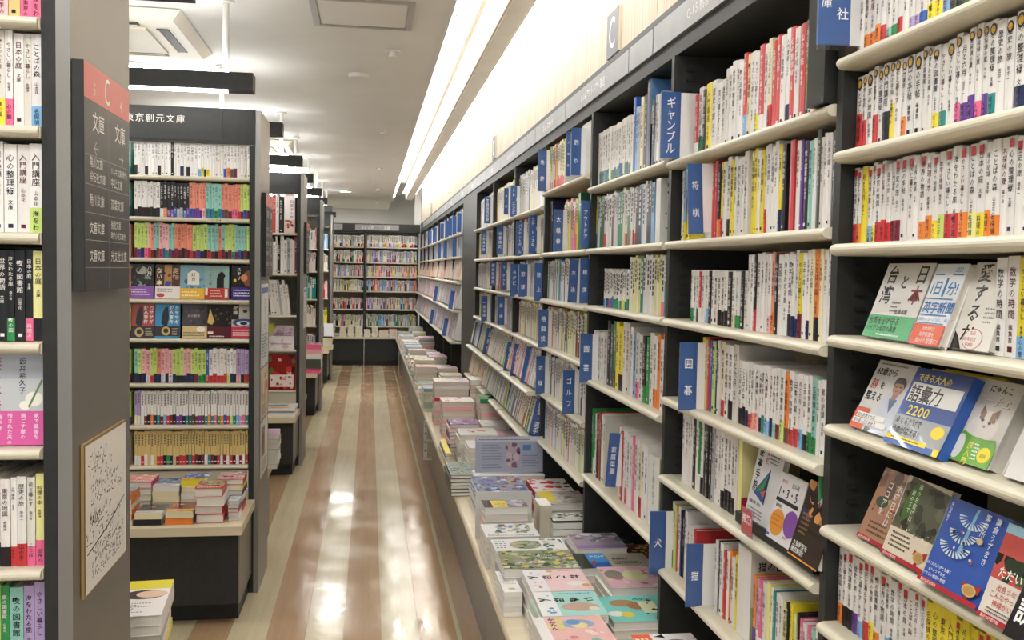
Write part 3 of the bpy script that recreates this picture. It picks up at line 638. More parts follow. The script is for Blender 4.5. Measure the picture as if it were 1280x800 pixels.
def face_row(Y0, z, items, lean=6, t=.009):
    for x, w, h, col, sh, lab, grp, sd in items:
        face_book(T(x, Y0+.014, z+t+.002) @ RX(-lean), w, .014, h, col, sh, lab, grp, 'left', None, sd, 'novel')
gg = 'face-out novels on the pastel bookcase'
x4 = [at(px, 340, 'Y', 4.3).x for px in (164, 193.5, 224.5, 255, 289)]; w4 = .103
def pov(c): return [('r', 0, 0, 1, .36, c)]
face_row(4.29, Z2[3], [
    (x4[0]-.012, w4, .148, 'K', [('r', 0, 0, 1, 1, '2a2c2c'), ('e', .5, .82, .22, .12, 'aab0a4'), ('b', 26, 0, .36, 1, 1, ['4a504c', '8a9088', '1c1e1e'], .09), ('r', 0, 0, 1, .36, '8a58b0'), ('l', .1, .08, .9, .3, 3, 'e8d8f0'), ('v', '八月', .82, .95, .14, 'e8e8e0')], 'black moonlit novel cover with violet band, leftmost face-out', gg, 1),
    (x4[1], w4, .148, 'D', [('r', 0, 0, 1, 1, '4a3024'), ('r', .36, .3, .66, 1, 'b88a58'), ('b', 16, 0, .36, 1, 1, ['6a4430', '2a1c18', 'a07048'], .08), ('v', 'ない本', .16, .92, .17, 'eee0d0'), ('v', '定価', .82, .92, .17, 'e0c8a0'), ('e', .5, .42, .12, .1, '34489a'), ('r', 0, 0, 1, .36, 'ece6e4'), ('e', .22, .1, .16, .06, 'c8384a'), ('l', .08, .18, .9, .32, 2, '808080')], 'brown novel cover with white band and small red oval', gg, 2),
    (x4[2], w4, .148, 'b', [('r', 0, 0, 1, 1, '7fa8bc'), ('b', 18, 0, .3, 1, .6, ['5a88a8', '88b088', '3a6898'], .09), ('p', [(.3, .42), (.78, .42), (.78, .76), (.54, .86), (.3, .76)], 'eceae0'), ('v', '灯台', .54, .78, .12, '6a6a60'), ('r', 0, 0, 1, .32, 'e6b43a'), ('l', .1, .06, .9, .26, 2, 'fff0c0')], 'pale blue novel cover with white house shape and yellow band', gg, 3),
    (x4[3], w4, .146, 't', [('r', 0, 0, 1, 1, '90b4b0'), ('p', [(.5, .34), (.5, .62), (.56, .76), (.7, .84), (.8, .78), (.86, .7), (.8, .64), (.8, .34)], '201e20'), ('v', 'ペンギンの夜', .25, .92, .08, '405858'), ('r', 0, 0, 1, .34, 'b84038'), ('r', .04, .12, .14, .34, 'ece6e0'), ('r', .84, .06, .96, .32, 'ece6e0'), ('l', .25, .06, .8, .3, 3, 'f0c8bc')], 'mint novel cover with a black penguin and red band', gg, 4),
    (x4[4], w4, .150, 'K', [('r', 0, 0, 1, 1, '18161a'), ('e', .72, .62, .26, .24, '8a5440'), ('e', .52, .64, .14, .1, 'e09060'), ('e', .14, .56, .06, .05, 'e8b848'), ('v', 'スクリ', .3, .95, .12, 'f0f0ea'), ('r', 0, 0, 1, .36, '3c2c7c'), ('l', .08, .08, .9, .32, 3, 'e8e4f4')], 'black novel cover with orange face and indigo band', gg, 5)])
x5 = [at(px, 400, 'Y', 4.3).x for px in (164, 193, 227.5, 258.5, 289)]
crow = [('p', [(.25, .42), (.3, .75), (.42, .92), (.52, .9), (.56, .6), (.5, .36), (.4, .3)], '1c1c20')]
face_row(4.29, Z2[4], [
    (x5[0]-.010, w4, .148, 'R', [('r', 0, 0, 1, 1, 'b04a48')]+crow+[('v', 'カササギ', .88, .95, .13, 'f4e8e4'), ('v', '殺人事件', .66, .95, .13, 'f4e8e4'), ('r', 0, 0, 1, .34, '2a2622'), ('e', .4, .16, .18, .14, 'c8a868'), ('e', .4, .17, .1, .08, '2a2622'), ('l', .65, .05, .95, .3, 5, 'd8c8a0')], 'dark red novel cover with a standing magpie', gg, 6),
    (x5[1], w4, .148, 'b', [('r', 0, 0, 1, 1, '3a94cc')]+crow+[('v', 'カササギ', .88, .95, .13, 'f4f8fa'), ('v', '殺人事件', .66, .95, .13, 'f4f8fa'), ('r', 0, .05, 1, .34, '2a2622'), ('e', .45, .2, .18, .13, 'c8a868'), ('e', .45, .21, .1, .07, '2a2622'), ('l', .7, .08, .95, .3, 5, 'd8c8a0')], 'bright blue novel cover with a standing magpie', gg, 7),
    (x5[2], w4, .148, 'D', [('r', 0, 0, 1, 1, '4a4048'), ('b', 14, 0, .4, 1, .9, ['5a4e54', '3c343c', '6a5a5a'], .12), ('t', '月の都市', .2, .62, .09, 'c8b8b0'), ('r', 0, 0, 1, .35, 'd8c088'), ('e', .75, .26, .18, .08, 'f0ece0'), ('l', .05, .04, .95, .2, 2, '5a4428')], 'dusky grey brown novel cover with straw yellow band', gg, 8),
    (x5[3], w4, .148, 'K', [('r', 0, 0, 1, 1, '2a2220'), ('b', 16, .3, .36, 1, .9, ['5a4a34', '786848', '1c1814'], .08), ('p', [(.0, .45), (.12, .88), (.2, .7), (.3, .5), (.2, .4)], 'd8bc70'), ('r', 0, 0, 1, .34, '5a2430'), ('r', .03, .12, .25, .2, 'e8e0dc'), ('l', .1, .02, .95, .1, 1, 'f0e8e0')], 'dark novel cover with a gold draped figure and wine band', gg, 9),
    (x5[4], w4, .150, 'S', [('r', 0, 0, 1, 1, 'b8b4ac'), ('r', 0, .55, .3, 1, '221f24'), ('v', '海神', .15, .96, .13, 'e8e4e0'), ('e', .55, .8, .09, .05, '1c1c20'), ('e', .8, .82, .09, .05, '8c3038'), ('e', .5, .46, .45, .12, '3c5080'), ('e', .5, .44, .3, .07, 'd0d4d8'), ('e', .5, .44, .15, .05, '2a3458'), ('r', 0, 0, 1, .34, 'c04054'), ('l', .06, .06, .95, .28, 3, 'f6dce0')], 'grey novel cover with blue rings and crimson band', gg, 10)])
# price tag on the shelf edge: class number
q = link('shelf_label', B(0, .085, 0, .001, 0, .016).mesh('shelf_label', ['back_cream']), L2, T(.245, -.2145, 1.635)); k = MB(); text_h(k, 'C-3-4', 0, 0, .014, C('4a4a3a'), 0, 1.2); k.build('lettering', 'printed', q, T(.016, -.0004, .0035))
# ---- nearest left bookcase
g1 = 'books on the nearest left bookcase'; W1 = 'row %s, leftmost bookcase'
rowL(1.62, -.665, Z1[0], .148, 9, 'W C C p T wp T pP CP', W1 % 'one', g1, 21)
rowL(1.62, -.665, Z1[1], .150, 11, 'W W L L L wO wY WP W w Wb', W1 % 'two', g1, 22)
rowL(1.62, -.665, Z1[2], .140, 7, 'W W W W W W Wg', W1 % 'three', g1, 23, hv=.006)
rowL(1.62, -.665, Z1[3], .148, 10, 'KG K KP K KP K KG K KP yK', W1 % 'four', g1, 24)
rowL(1.62, -.665, Z1[5], .148, 11, 'W WB WB WR wO WK WK WR WR wP yP', W1 % 'six', g1, 26)
rowL(1.62, -.665, Z1[6], .148, 8, 't G O g G t L L', W1 % 'seven', g1, 27)
face_book(T(-.635, 1.64, Z1[4]+.011) @ RX(-4), .112, .018, .150, 'w', [('r', 0, 0, 1, 1, 'b4bac4'), ('r', 0, .36, 1, .72, 'c4c8cc'), ('e', .86, .5, .12, .08, 'f0f0e4'), ('e', .74, .43, .08, .05, 'f4f2ea'), ('p', [(.8, .4), (.98, .7), (.96, .72), (.78, .42)], '6a8858'), ('v', '妻の終活', .32, .97, .15, 'b0487c'), ('v', '坂井希久子', .7, .95, .075, '4a4a58'), ('r', 0, 0, 1, .37, 'd858a0'),
    ('v', '家で最後を', .9, .35, .055, 'fbe8f4'), ('v', '過ごす妻の', .72, .35, .055, 'fbe8f4'), ('v', '残された夫の', .54, .35, .055, 'fbe8f4'), ('v', '胸中は?', .4, .34, .06, 'fbe8f4'), ('e', .1, .3, .1, .04, '222028'), ('l', .04, .04, .2, .22, 5, '7a2858')], 'grey novel cover with white roses and pink band facing out', g1, 'left', None, 3)
face_book(T(-.75, 1.64, Z1[4]+.011) @ RX(-4), .106, .016, .148, 'W', [('r', 0, 0, 1, 1, 'd8d0c0'), ('b', 20, 0, .3, 1, 1, ['b0a888', '889870', 'e0d8c8'], .1), ('r', 0, 0, 1, .3, '4a7a58')], 'pale novel cover with green band beside the rose cover', g1, 'left', None, 4)
# ---- stacks on the counter of the pastel bookcase
gs = 'stacked paperbacks on the pastel bookcase counter'; cz = .4205
def pic(bg, cs, band=None, txt=None, tc='f0f0f0', n=24):
    s = [('r', 0, 0, 1, 1, bg), ('b', n, 0, .25, 1, 1, cs, .1)]
    if txt: s.append(('t', txt, .08, .70, .16, tc))
    if band: s += [('r', 0, 0, 1, .26, band), ('l', .06, .05, .94, .22, 2, '40302c' if band in ('e8e8e8', 'e8b838', 'ecd840') else 'f4ece8')]
    return s
stack(-.675, -.568, 3.90, 4.045, .563, 4, ['R', 'W', 'R', 'R'], pic('9a8878', ['4a3a34', 'c8a898', '2a2220', 'b84038'], 'c83848', '怪盗', 'f0e0d8'), 'thick paperback with red edged cover at counter front', gs, cz, 'right', seed=1, jit=.008, name='novel')
stack(-.62, -.515, 4.07, 4.215, .560, 6, ['R', 'Y', 'N', 'W', 'M', 'R'], pic('c8a0a0', ['b84050', 'e8c0b8', '4a3a5a'], None), 'mixed paperback with coloured spines behind the red ones', gs, cz, 'right', seed=2, name='novel')
stack(-.555, -.512, 3.94, 4.03, .50, 5, ['W', 'b', 'R', 'W', 'W'], pic('c8d8e0', ['88a8c8', 'e8e8e8']), 'thin booklet with white spine by the counter edge', gs, cz, 'right', seed=22, name='novel')
stack(-.79, -.685, 3.885, 4.03, .475, 2, ['C', 'O'], pic('8a2c30', ['4a2a28', 'a84840', '2a2024'], 'e8a030', '八木', 'f0d8d0'), 'paperback with red cover and orange band in low pile', gs, cz, 'bottom', seed=3, name='novel')
stack(-.905, -.80, 3.885, 4.03, .47, 2, ['C', 'K'], pic('3a4244', ['2c3436', '4a5456'], 'e8e8e8', None)+[('p', [(.3, .8), (.5, .55), (.62, .8)], 'c05048')], 'paperback with dark grey cover and white band in low pile', gs, cz, 'bottom', seed=4, name='novel')
stack(-.875, -.77, 4.07, 4.215, .535, 5, ['W', 'C', 'C', 'W', 'W'], pic('6a88b8', ['3a5888', '98b0d0', 'c8b8a0'], 'e8e8e8'), 'paperback with blue cover and white band in middle pile', gs, cz, 'bottom', seed=5, name='novel')
stack(-.765, -.66, 4.09, 4.235, .553, 5, ['Y', 'C', 'W', 'C', 'W'], pic('5a70b0', ['3a4c88', 'a8b8e0', 'e8e8f0'], 'ecd840'), 'paperback with blue cover and yellow band near back', gs, cz, 'bottom', seed=6, name='novel')
stack(-1.02, -.915, 3.885, 4.03, .545, 6, ['O', 'O', 'W', 'O', 'O', 'C'], pic('b0b4c0', ['8890a8', 'd8d8e0', '4a5478'], 'e87038'), 'paperback with blue white spine and orange band at left', gs, cz, 'right', seed=7, name='novel')
stack(-.99, -.885, 4.085, 4.23, .550, 5, ['P', 'W', 'C', 'W', 'B'], pic('e0908c', ['f0b8b0', 'd87070', 'e8d8d0'], 'e09088'), 'pink covered paperback at the back left of the counter', gs, cz, 'right', seed=8, name='novel')
# magazines on the rear counter of the nearest left bookcase
gm = 'magazines on the rear counter at lower left'
stack(-.665, -.455, 2.18, 2.43, .665, 5, ['W', 'W', 'S', 'W', 'Y'], [('r', 0, 0, 1, 1, 'f0eeec'), ('r', 0, .74, 1, 1, 'ece040'), ('e', .74, .58, .24, .13, '26241c'), ('e', .82, .585, .17, .10, 'e8c8b0'), ('l', .1, .08, .9, .36, 6, '8a8890'), ('t', 'シネマ', .08, .82, .12, '5a5430'), ('b', 12, .02, .4, .3, .7, ['e0a878', 'c8b8b0', 'e8e0e0'], .05)], 'magazine with yellow masthead and ringed face photo', gm, .545, 'right', turn=5, seed=9, jit=.004, cat='magazine')
stack(-.682, -.482, 2.17, 2.42, .5445, 8, ['O', 'Y', 'O', 'W', 'Y'], None, 'yellow and orange spined magazine under the yellow masthead ones', gm, .4205, 'right', seed=10, jit=.006, cat='magazine')
stack(-.72, -.515, 2.005, 2.165, .655, 7, ['B', 'W', 'B', 'W', 'B'], [('r', 0, 0, 1, 1, '8a8a78'), ('b', 40, 0, 0, 1, .7, ['3a3c34', 'b8b098', '607088', 'e8e4dc', '7aa8c8'], .09), ('r', 0, .66, 1, 1, '2f80cc'), ('t', 'るるぶ旅', .06, .76, .18, 'f6f8fa')], 'magazine with blue masthead and travel photo, nearest pile', gm, .4205, 'right', seed=11, jit=.003, cat='magazine')
# rear counter of the pastel bookcase
stack(-.62, -.452, 4.93, 5.10, .60, 7, ['W', 'S', 'W', 'S', 'W'], [('r', 0, 0, 1, 1, 'c8c8ca'), ('r', .6, .1, 1, .9, 'c8a0d0')], 'pale grey magazine on the rear counter past the posters', 'magazines behind the pastel bookcase', cz, 'right', seed=12, cat='magazine')
# ---- third bookcase: contents as books that can be told apart
g3 = 'books on the third left bookcase'; W3 = 'row %s, third left bookcase'
rowL(7.06, -.98, Z3[0], .27, 16, 'W G BW W K C D W R N W M g R W K', W3 % 'one', g3, 31, xb=-.62, d=.18, kind='picture book', hv=.012)
face_book(T(-.612, 7.07, Z3[0]+.011), .075, .02, .33, 'p', [('r', 0, 0, 1, 1, 'e8c8c4'), ('r', 0, .82, 1, 1, 'e8d8a8'), ('r', .2, .86, .8, .95, '2a2620'), ('r', 0, .28, 1, .8, 'f0e8e8'), ('v', '和菓子の本', .7, .72, .08, '6a5050'), ('b', 8, .05, .1, .95, .28, ['a86848', '7a4030', 'e8c0b0'], .2)], 'tall pink boxed sweets book at the shelf end', g3, 'left', None, 5)
rowL(7.06, -.98, Z3[1], .25, 24, 'W S K W N N K W L W S W W w S W W K W W S W W M', W3 % 'two', g3, 32, d=.18, kind='picture book', hv=.03)
rowL(7.06, -.98, Z3[2], .24, 20, 'W w S W W K W W w S W W D W w W S W W W', W3 % 'three', g3, 33, xb=XR-.04, d=.18, kind='picture book', hv=.02, lean=-7)
for i, (x, z, w, h, cs, lab) in enumerate([(-.70, .935, .16, .10, ['c8b8c8', 'e0d8e0', 'a890a8'], 'pale lilac magazine at the back of the third bookcase rack'),
        (-.715, .86, .18, .10, ['e8e4e8', 'f0e8f0', 'd8c0c8'], 'white magazine in the middle of the third bookcase rack'), (-.73, .57, .21, .26, ['8a2420', 'c83a30', '3a1c1a', 'e8b0a0', '5a6a38'], 'dark red strawberry photo magazine on the third bookcase rack')]):
    sh = [('r', 0, 0, 1, 1, cs[0]), ('b', 26, 0, .02, 1, 1, cs, .12)]+([('r', .12, .08, .92, .42, 'f0e4e0'), ('b', 16, .16, .12, .88, .38, ['c83a30', 'e89080', 'a82820'], .05)] if i == 2 else [('l', .1, .2, .9, .5, 2, '806070')])
    face_book(T(x, 7.09-.018*i, z-.012) @ RX(-3), w, .010, h, 'W', sh, lab, 'face-out magazines on the third left bookcase', 'left', None, i+40, 'magazine', 'magazine')
stack(-.72, -.50, 6.66, 6.95, .475, 4, ['W', 'S', 'W'], [('r', 0, 0, 1, 1, 'e0e0e0'), ('e', .4, .62, .34, .12, '4a88c0'), ('e', .5, .3, .32, .1, 'e8a848'), ('l', .1, .8, .9, .95, 2, '7a8088')], 'white magazine with blue and orange ovals on the third counter', 'magazines on the third left counter', cz, 'bottom', seed=13, cat='magazine')
stack(-.98, -.74, 6.66, 6.95, .50, 5, ['W', 'w'], pic('d8d0c8', ['a8a098', 'e0d8d0']), 'beige magazine at the left of the third counter', 'magazines on the third left counter', cz, 'bottom', seed=14, cat='magazine')
# ---- runs of the two nearest left bookcases that lie outside the frame
rnd = random.Random(21); mb = MB()
for z in (Z1[0], Z1[1], Z1[2], Z1[3], Z1[4], Z1[5], Z1[6]): stuff_row(mb, LF(-1.09, 1.632, z+.0098), .335 if z == Z1[4] else .42, .145, .11, rnd.choice(('W w C p W', 'W L W WO Wb', 'K W KP WR')), rnd, .014, .004)
for z in Z2: stuff_row(mb, LF(-1.37, 4.302, z+.0098), .355, .145, .11, rnd.choice(('gM FN tB p', 'WK Wb WR', 'FR tE gV')), rnd, .015, .003)
mb.build('packed_paperbacks', 'printed', label='paperbacks packing the left ends of the two nearest left bookcases', cat='books', kind='stuff')
# ---- far books that cannot be labelled one by one
rnd = random.Random(77); mb = MB()
P4 = ['R b W O Y W p M', 'W Y Y W W', 'E E t t E W', 'Y W O y W Y', 'R P W W', 'G W R Y', 'p P P R W', 'Y O B W N', 'W B b Y']
for zi, z in enumerate(Z4): stuff_row(mb, LF(-1.0, 9.80, z+.01), .47, .20, .15, ['w b W O C Y W p w', 'W w Y w K w W', 'E E t t w E', 'W y w Y w W b', 'W w G w R w'][zi], rnd, .018, .03)
for zi, z in enumerate(Z5): stuff_row(mb, LF(-1.0, 12.47, z+.01), .47, .20, .15, ['Y w W w b', 'W Y w T', 'R p w W', 'w Y b N w'][zi], rnd, .018, .02)
mb.build('distant_books', 'printed', label='books filling the fourth and fifth left bookcases', cat='books', kind='stuff')
stack(-.70, -.455, 9.40, 9.68, .70, 6, ['P', 'p', 'W', 'q', 'q'], [('r', 0, 0, 1, 1, 'e8a0b4'), ('b', 30, 0, 0, 1, 1, ['f0c0d0', 'd86a90', 'f8e0e8', 'c83a50'], .1)], 'pink covered comic box on the fourth left counter', 'piles on the fourth left counter', cz, 'bottom', seed=15)
stack(-.72, -.452, 12.12, 12.38, .62, 4, ['q', 'C', 'W', 'C'], pic('c8c0b0', ['8a8070', 'd8d0c0']), 'beige volume on the fifth left counter', 'piles on the fifth left counter', cz, 'bottom', seed=16)
face_book(T(-.55, 12.0, .60) @ RX(-8), .11, .02, .16, 'W', [('r', 0, 0, 1, 1, 'd8dce4')], 'white card leaning at the end of the fifth left counter', None, 'left', None, 6)
mb = MB()
PB = [['w WO wR WK w B CY W S CO t D w', 'wp Y CO WY wb W SK wR W WV W wG w'], ['wK W RK w K W wR W w G wR', 'N g w LV wW V W b wR G w wp Y W S'], ['p p w W S b K O w', 'S w Y w p w P w N w'], ['K Y y w S w S w', 'N O w P b w w R w S'], ['N w K R R w w', 'p w E V w Y B w O y w'], ['K y w V g w O w', 'b Y G w w w D w w']]
for zi, (z, _) in enumerate(ZB):
    stuff_row(mb, LF(-.94, 14.765, z+.015), .85, .165, .13, PB[zi][0], rnd, .019, .012)
    stuff_row(mb, LF(-.04, 14.765, z+.015), .76, .17, .13, PB[zi][1], rnd, .019, .015)
mb.build('distant_books', 'printed', label='books filling the back wall bookcases at the aisle end', cat='books', kind='stuff')
mb = MB()
for i, (x, w, n, t, c) in enumerate([(-.43, .10, 5, .56, 'w'), (-.31, .09, 6, .60, 'C'), (-.20, .11, 6, .57, 'C'), (-.07, .10, 4, .53, 'w'), (.045, .09, 5, .57, 'C'), (.15, .14, 5, .52, 'p'), (.30, .12, 4, .54, 'P'), (-.62, .12, 5, .55, 'W'), (-.80, .12, 4, .53, 'W')]):
    for q in range(n):
        th = (t-.4305)/n; a = rnd.uniform(-.004, .004); z = .4305+q*th
        mb.box(x+a, x+a+w, 14.40, 14.56, z, z+.002, C('w')); mb.box(x+a+.002, x+a+w-.002, 14.402, 14.558, z+.002, z+th-.002, C('ded8c8')); mb.box(x+a, x+a+w, 14.40, 14.56, z+th-.002, z+th-.0003, C(c))
mb.build('distant_piles', 'printed', label='low piles of pale books on the back counter', cat='books', kind='stuff')
# ================================================================ right bookcases: books
SPX = .787
def yp(px, py): return at(px, py, 'X', SPX).y
def rowR(bay_, ri, pxa, pxb, py, h, n, pool, where, grp, seed, t=.0105, ylo=None, **k):
    zz = BAYS[bay_][2]; z = zz[ri][0]+t; cl = (zz[ri-1][0]-zz[ri][0]-.010-t-.004) if ri else .26
    hv = k.pop('hv', .004); h = min(h, cl-hv); k['hv'] = hv
    ya = yp(pxa, py) if pxa else BAYS[bay_][0]-.015; yb = ylo if ylo is not None else (yp(pxb, py) if pxb else BAYS[bay_][1]+.015)
    ya = min(ya, BAYS[bay_][0]-.014); yb = max(yb, BAYS[bay_][1]+.014)
    row(RF(ya, z, SPX), ya-yb, h, n, pool, where, grp, seed, **k)
rn = ['top', 'second', 'third', 'fourth', 'fifth', 'sixth', 'seventh']
gA = 'small paperbacks in the nearest right bookcase'; WA = '%s shelf, nearest right bookcase'
rowR('A', 0, None, None, 30, .127, 34, 'W- wO WO WO3 WR Wt WG WR W WL WL WB WY WY Wb Wq Wq WG WR3 WR WM WM WG WN WK WY Wq WO WR WG W W WR Wb W W WO WG WY WR W W WB W W W', WA % rn[0], gA, 61, ylo=.93)
rowR('A', 1, None, None, 130, .127, 34, 'WR5 WR4 W WR4 W WK4 WY5 W WO W W W W WY WE W WP WV WV3 WP WV WE W W WN WB WD W W WG W W W WO WO W WR3 WB WR WR3 WY W WB W WY W WG W', WA % rn[1], gA, 62, mark='gold', ylo=.93)
rowR('A', 2, None, None, 240, .127, 36, 'WR WO Y- Wb WY WR WR WR WM WM W W W WO WO WY Wg WR WR WO Wy WY WO WO W W W W W W W WM4 W WY3 W WR W W W W W WR W WR W W WY W W', WA % rn[2], gA, 63, mark='red', ylo=.93)
rowR('A', 3, 1242, None, 390, .150, 8, 'W W Yb W W b W W W Wb W W WO W W W W W', WA % rn[3], gA, 64, ylo=.93)
rowR('A', 6, None, None, 730, .127, 34, 'WO WK WK WV Wb WR WY WO W Wb WE W WR W WY W Y- Y- Y- YW Y- Y Y Y YR Y B g C CN MW K W K wM W K W W R W K W W Y W W', WA % rn[6], gA, 65, mark='red', ylo=.93)
def fR(px, py, z, w, h, th, lean, shapes, lab, grp, col='W', spine='left', st=None, seed=1, x=None, name='book'):
    y = at(px, py, 'X', x or .775).y
    return face_book(T(x or .775, y, z) @ RZ(-90) @ RX(-lean), w, th, h, col, shapes, lab, grp, spine, st, seed, name)
gF = 'face-out books in the nearest right bookcase'
z = 1.344+.0145
fR(1078, 420, z, .128, .122, .012, 20, [('r', 0, 0, 1, 1, 'e4e2de'), ('v', '台湾', .20, .99, .26, '1a1c30'), ('v', 'と', .50, .86, .20, '1c1c20'), ('v', '日本', .82, 1.0, .26, '221c20'), ('v', '本', .82, .7296, .26, '7c1c24'), ('l', .4, .34, .6, .5, 3, '6a6a6a'), ('t', '加瀬英明', .52, .33, .07, '2c2c30'), ('r', 0, 0, 1, .30, '52a870'), ('t', '台湾を必ず守る', .04, .185, .105, '18241c', .95), ('t', 'バイデン発言の真意', .04, .09, .085, '18241c', .9), ('l', .3, .02, .95, .07, 1, 'e4f4e8')],
   'white cover about Taiwan and Japan with green band, leftmost face-out', gF, seed=1)
fR(1136, 429, z, .072, .120, .012, 20, [('r', 0, 0, 1, 1, 'dfe3e6'), ('r', .05, .86, .35, .875, '3a7ab0'), ('r', .6, .86, .95, .875, '3a7ab0'), ('t', '1日', .04, .63, .19, '3a78b0', .9), ('t', '1', .38, .60, .32, '2f70ac'), ('t', '分!', .60, .63, .18, '3a78b0', .9), ('t', '2023', .66, .90, .08, '4a88b8', .8), ('r', .03, .56, .9, .575, '3a7ab0'), ('t', '英字新聞', .04, .40, .155, '2a68a4', .98), ('r', .03, .36, .9, .375, '3a7ab0'), ('t', '話題のニュースで楽しく身につく', .05, .295, .045, '3a7ab0'), ('r', .03, .26, .9, .27, '3a7ab0'), ('r', 0, 0, 1, .25, 'd0583c'), ('t', '2023年は', .3, .175, .06, 'f8ece6'), ('t', '英字新聞を', .26, .105, .06, 'f8ece6'), ('t', '毎日の習慣に!', .2, .025, .07, 'f8ece6')],
   'white and blue English newspaper study book with red orange band', gF, seed=2, x=.758)
fR(1188, 437, z, .078, .120, .014, 17, [('r', 0, 0, 1, 1, 'dedad2'), ('v', '愛するか', .34, 1.0, .22, '1c1a1c', 1.1), ('l', .62, .3, .9, .5, 4, '8a8a88'), ('p', [(0, 0), (.28, 0), (.12, .14), (0, .2)], '1c1a1c'), ('e', .52, .12, .26, .12, 'b84850'), ('e', .52, .12, .245, .112, 'dedad2'), ('t', '生誕', .42, .17, .05, 'b84850'), ('t', '100年記念', .28, .10, .05, 'b84850'), ('t', '新装版', .38, .04, .045, 'b84850')],
   'white cover with large brushed black title and red round seal', gF, seed=3)
for i in range(2): face_book(T(.772+.0135*i, at(1136, 429, 'X', .758).y, z) @ RZ(-90) @ RX(-20), .072, .0125, .119, 'W', None, 'copy of the newspaper study book, %s behind the front one' % ('directly' if i == 0 else 'second'), gF)
z = 1.195+.0145
fR(1062, 533, z, .112, .119, .012, 25, [('r', 0, 0, 1, 1, 'dcdad8'), ('l', .08, .93, .95, .98, 1, '505050'), ('t', '60歳から', .06, .80, .125, '222226'), ('t', '脳', .06, .60, .15, 'c04838'), ('t', 'を', .30, .61, .11, '222226'), ('t', '整える', .05, .43, .14, '222226', .95), ('p', [(.52, .0), (.52, .5), (.60, .56), (.86, .56), (1, .48), (1, 0)], 'ccd4e4'), ('p', [(.66, .5), (.86, .5), (.78, .3)], '6a7898'), ('r', .70, .5, .82, .58, 'b08870'), ('e', .76, .66, .12, .10, 'b88e76'), ('p', [(.62, .66), (.63, .76), (.70, .80), (.84, .80), (.90, .74), (.90, .66), (.86, .72), (.68, .72)], '1c1a1c'), ('r', .68, .665, .735, .675, '302824'), ('r', .79, .665, .845, .675, '302824'), ('r', .72, .605, .80, .613, '8a4a40'), ('r', 0, 0, .34, .30, 'd85838'), ('r', 0, 0, .22, .0, 'd85838'), ('r', .08, .16, .8, .235, 'eceae6'), ('t', '脳を刺激すれば、', .10, .17, .062, '222226'), ('r', .04, .075, .9, .15, 'eceae6'), ('t', '落ち着た日も若返る', .06, .085, .062, '222226'), ('r', .42, .0, .52, .06, '202024')],
   'white cover with a man in a white coat and orange corner', gF, seed=4)
fR(1105, 549, z, .134, .121, .016, 25, [('r', 0, 0, 1, 1, '2a4e9a'), ('t', 'できる大人の', .08, .84, .115, 'ecd850', 1), ('r', .05, .56, .95, .81, 'e6e6e4'), ('t', '語彙力', .06, .585, .235, '1c1c22', .95), ('t', '2200', .16, .40, .17, 'ecd850', 1.2), ('r', 0, .08, 1, .38, '9ca0a4'), ('t', 'めくるだけで', .04, .27, .10, '1c1c22', .9), ('t', '語彙が増える!', .04, .15, .10, '1c1c22', .9), ('e', .84, .27, .11, .08, 'e4d038'), ('r', 0, .06, .75, .115, 'ecd430'), ('l', .1, .07, .7, .11, 1, '2a2a20'), ('r', 0, 0, 1, .06, '2456a8'), ('r', .9, 0, 1, .09, 'e8cc30')],
   'blue vocabulary book cover with yellow 2200', gF, 'B', 'right', seed=5, x=.756)
for i in range(2): face_book(T(.7745+.0185*i, at(1105, 549, 'X', .756).y-.006*(i+1), z) @ RZ(-90) @ RX(-25), .134, .0165, .120, 'Y', None, 'yellow spined vocabulary book, %s copy behind the front cover' % ('first' if i == 0 else 'second'), gF, 'right')
fR(1181, 571, z, .090, .119, .024, 25, [('r', 0, 0, 1, 1, 'd2cec8'), ('t', 'にゃんこ', .30, .86, .10, '26242a'), ('t', 'ニーチェ', .12, .70, .15, '8a8680'), ('t', 'ニーチェ', .13, .705, .142, 'dedad4'), ('e', .52, .42, .34, .17, 'e0dad4'), ('e', .54, .52, .22, .12, 'e4deda'), ('p', [(.34, .58), (.36, .70), (.46, .62)], '8a6a5c'), ('p', [(.62, .62), (.74, .68), (.74, .56)], '8a6a5c'), ('p', [(.36, .54), (.38, .62), (.48, .62), (.46, .50)], '9a7a68'), ('p', [(.60, .52), (.60, .62), (.70, .60), (.74, .5)], '9a7a68'), ('e', .46, .52, .035, .018, '5a5040'), ('e', .63, .50, .035, .018, '5a5040'), ('e', .55, .45, .025, .014, 'b07c70'), ('p', [(0, 0), (0, .30), (.2, .36), (.4, .32), (.7, .31), (.92, .33), (1, .22), (1, 0)], '6aa83c'), ('e', .2, .17, .12, .15, 'dcdcd6'), ('v', '超入門', .46, .26, .09, 'ecdc4a'), ('e', .82, .14, .14, .09, 'ecdc3a'), ('t', '超訳', .75, .11, .05, '3a6a28'), ('l', .55, .05, .68, .26, 5, 'eaf4e0')],
   'white cat philosophy cover with green lower third', gF, seed=6)
face_book(T(.775, at(1246, 590, 'X', .765).y, z) @ RZ(-90) @ RX(-22), .11, .022, .118, 'W', [('r', 0, 0, 1, 1, 'dcdad6'), ('t', '人生は', .2, .55, .06, '5a5a58'), ('l', .2, .2, .8, .48, 4, '8a8a88')], 'plain white cover with small grey print at right edge', gF, 'left', None, 7)
z = 1.024+.0145
medal = lambda x, z_: [('p', [(x-.12, z_+.07), (x-.02, z_+.04), (x-.14, z_)], 'a03038'), ('p', [(x+.16, z_+.09), (x, z_+.04), (x+.14, z_-.01)], 'a03038'), ('p', [(x, z_), (x-.06, z_-.12), (x+.02, z_-.1)], '8c2830'), ('e', x, z_, .11, .065, 'c8a468'), ('e', x, z_, .085, .05, 'b08c50')]
tail = [('r', 0, 0, 1, .055, 'a82c38'), ('t', '累計50万部突破', .06, .01, .04, 'f0dcd8')]
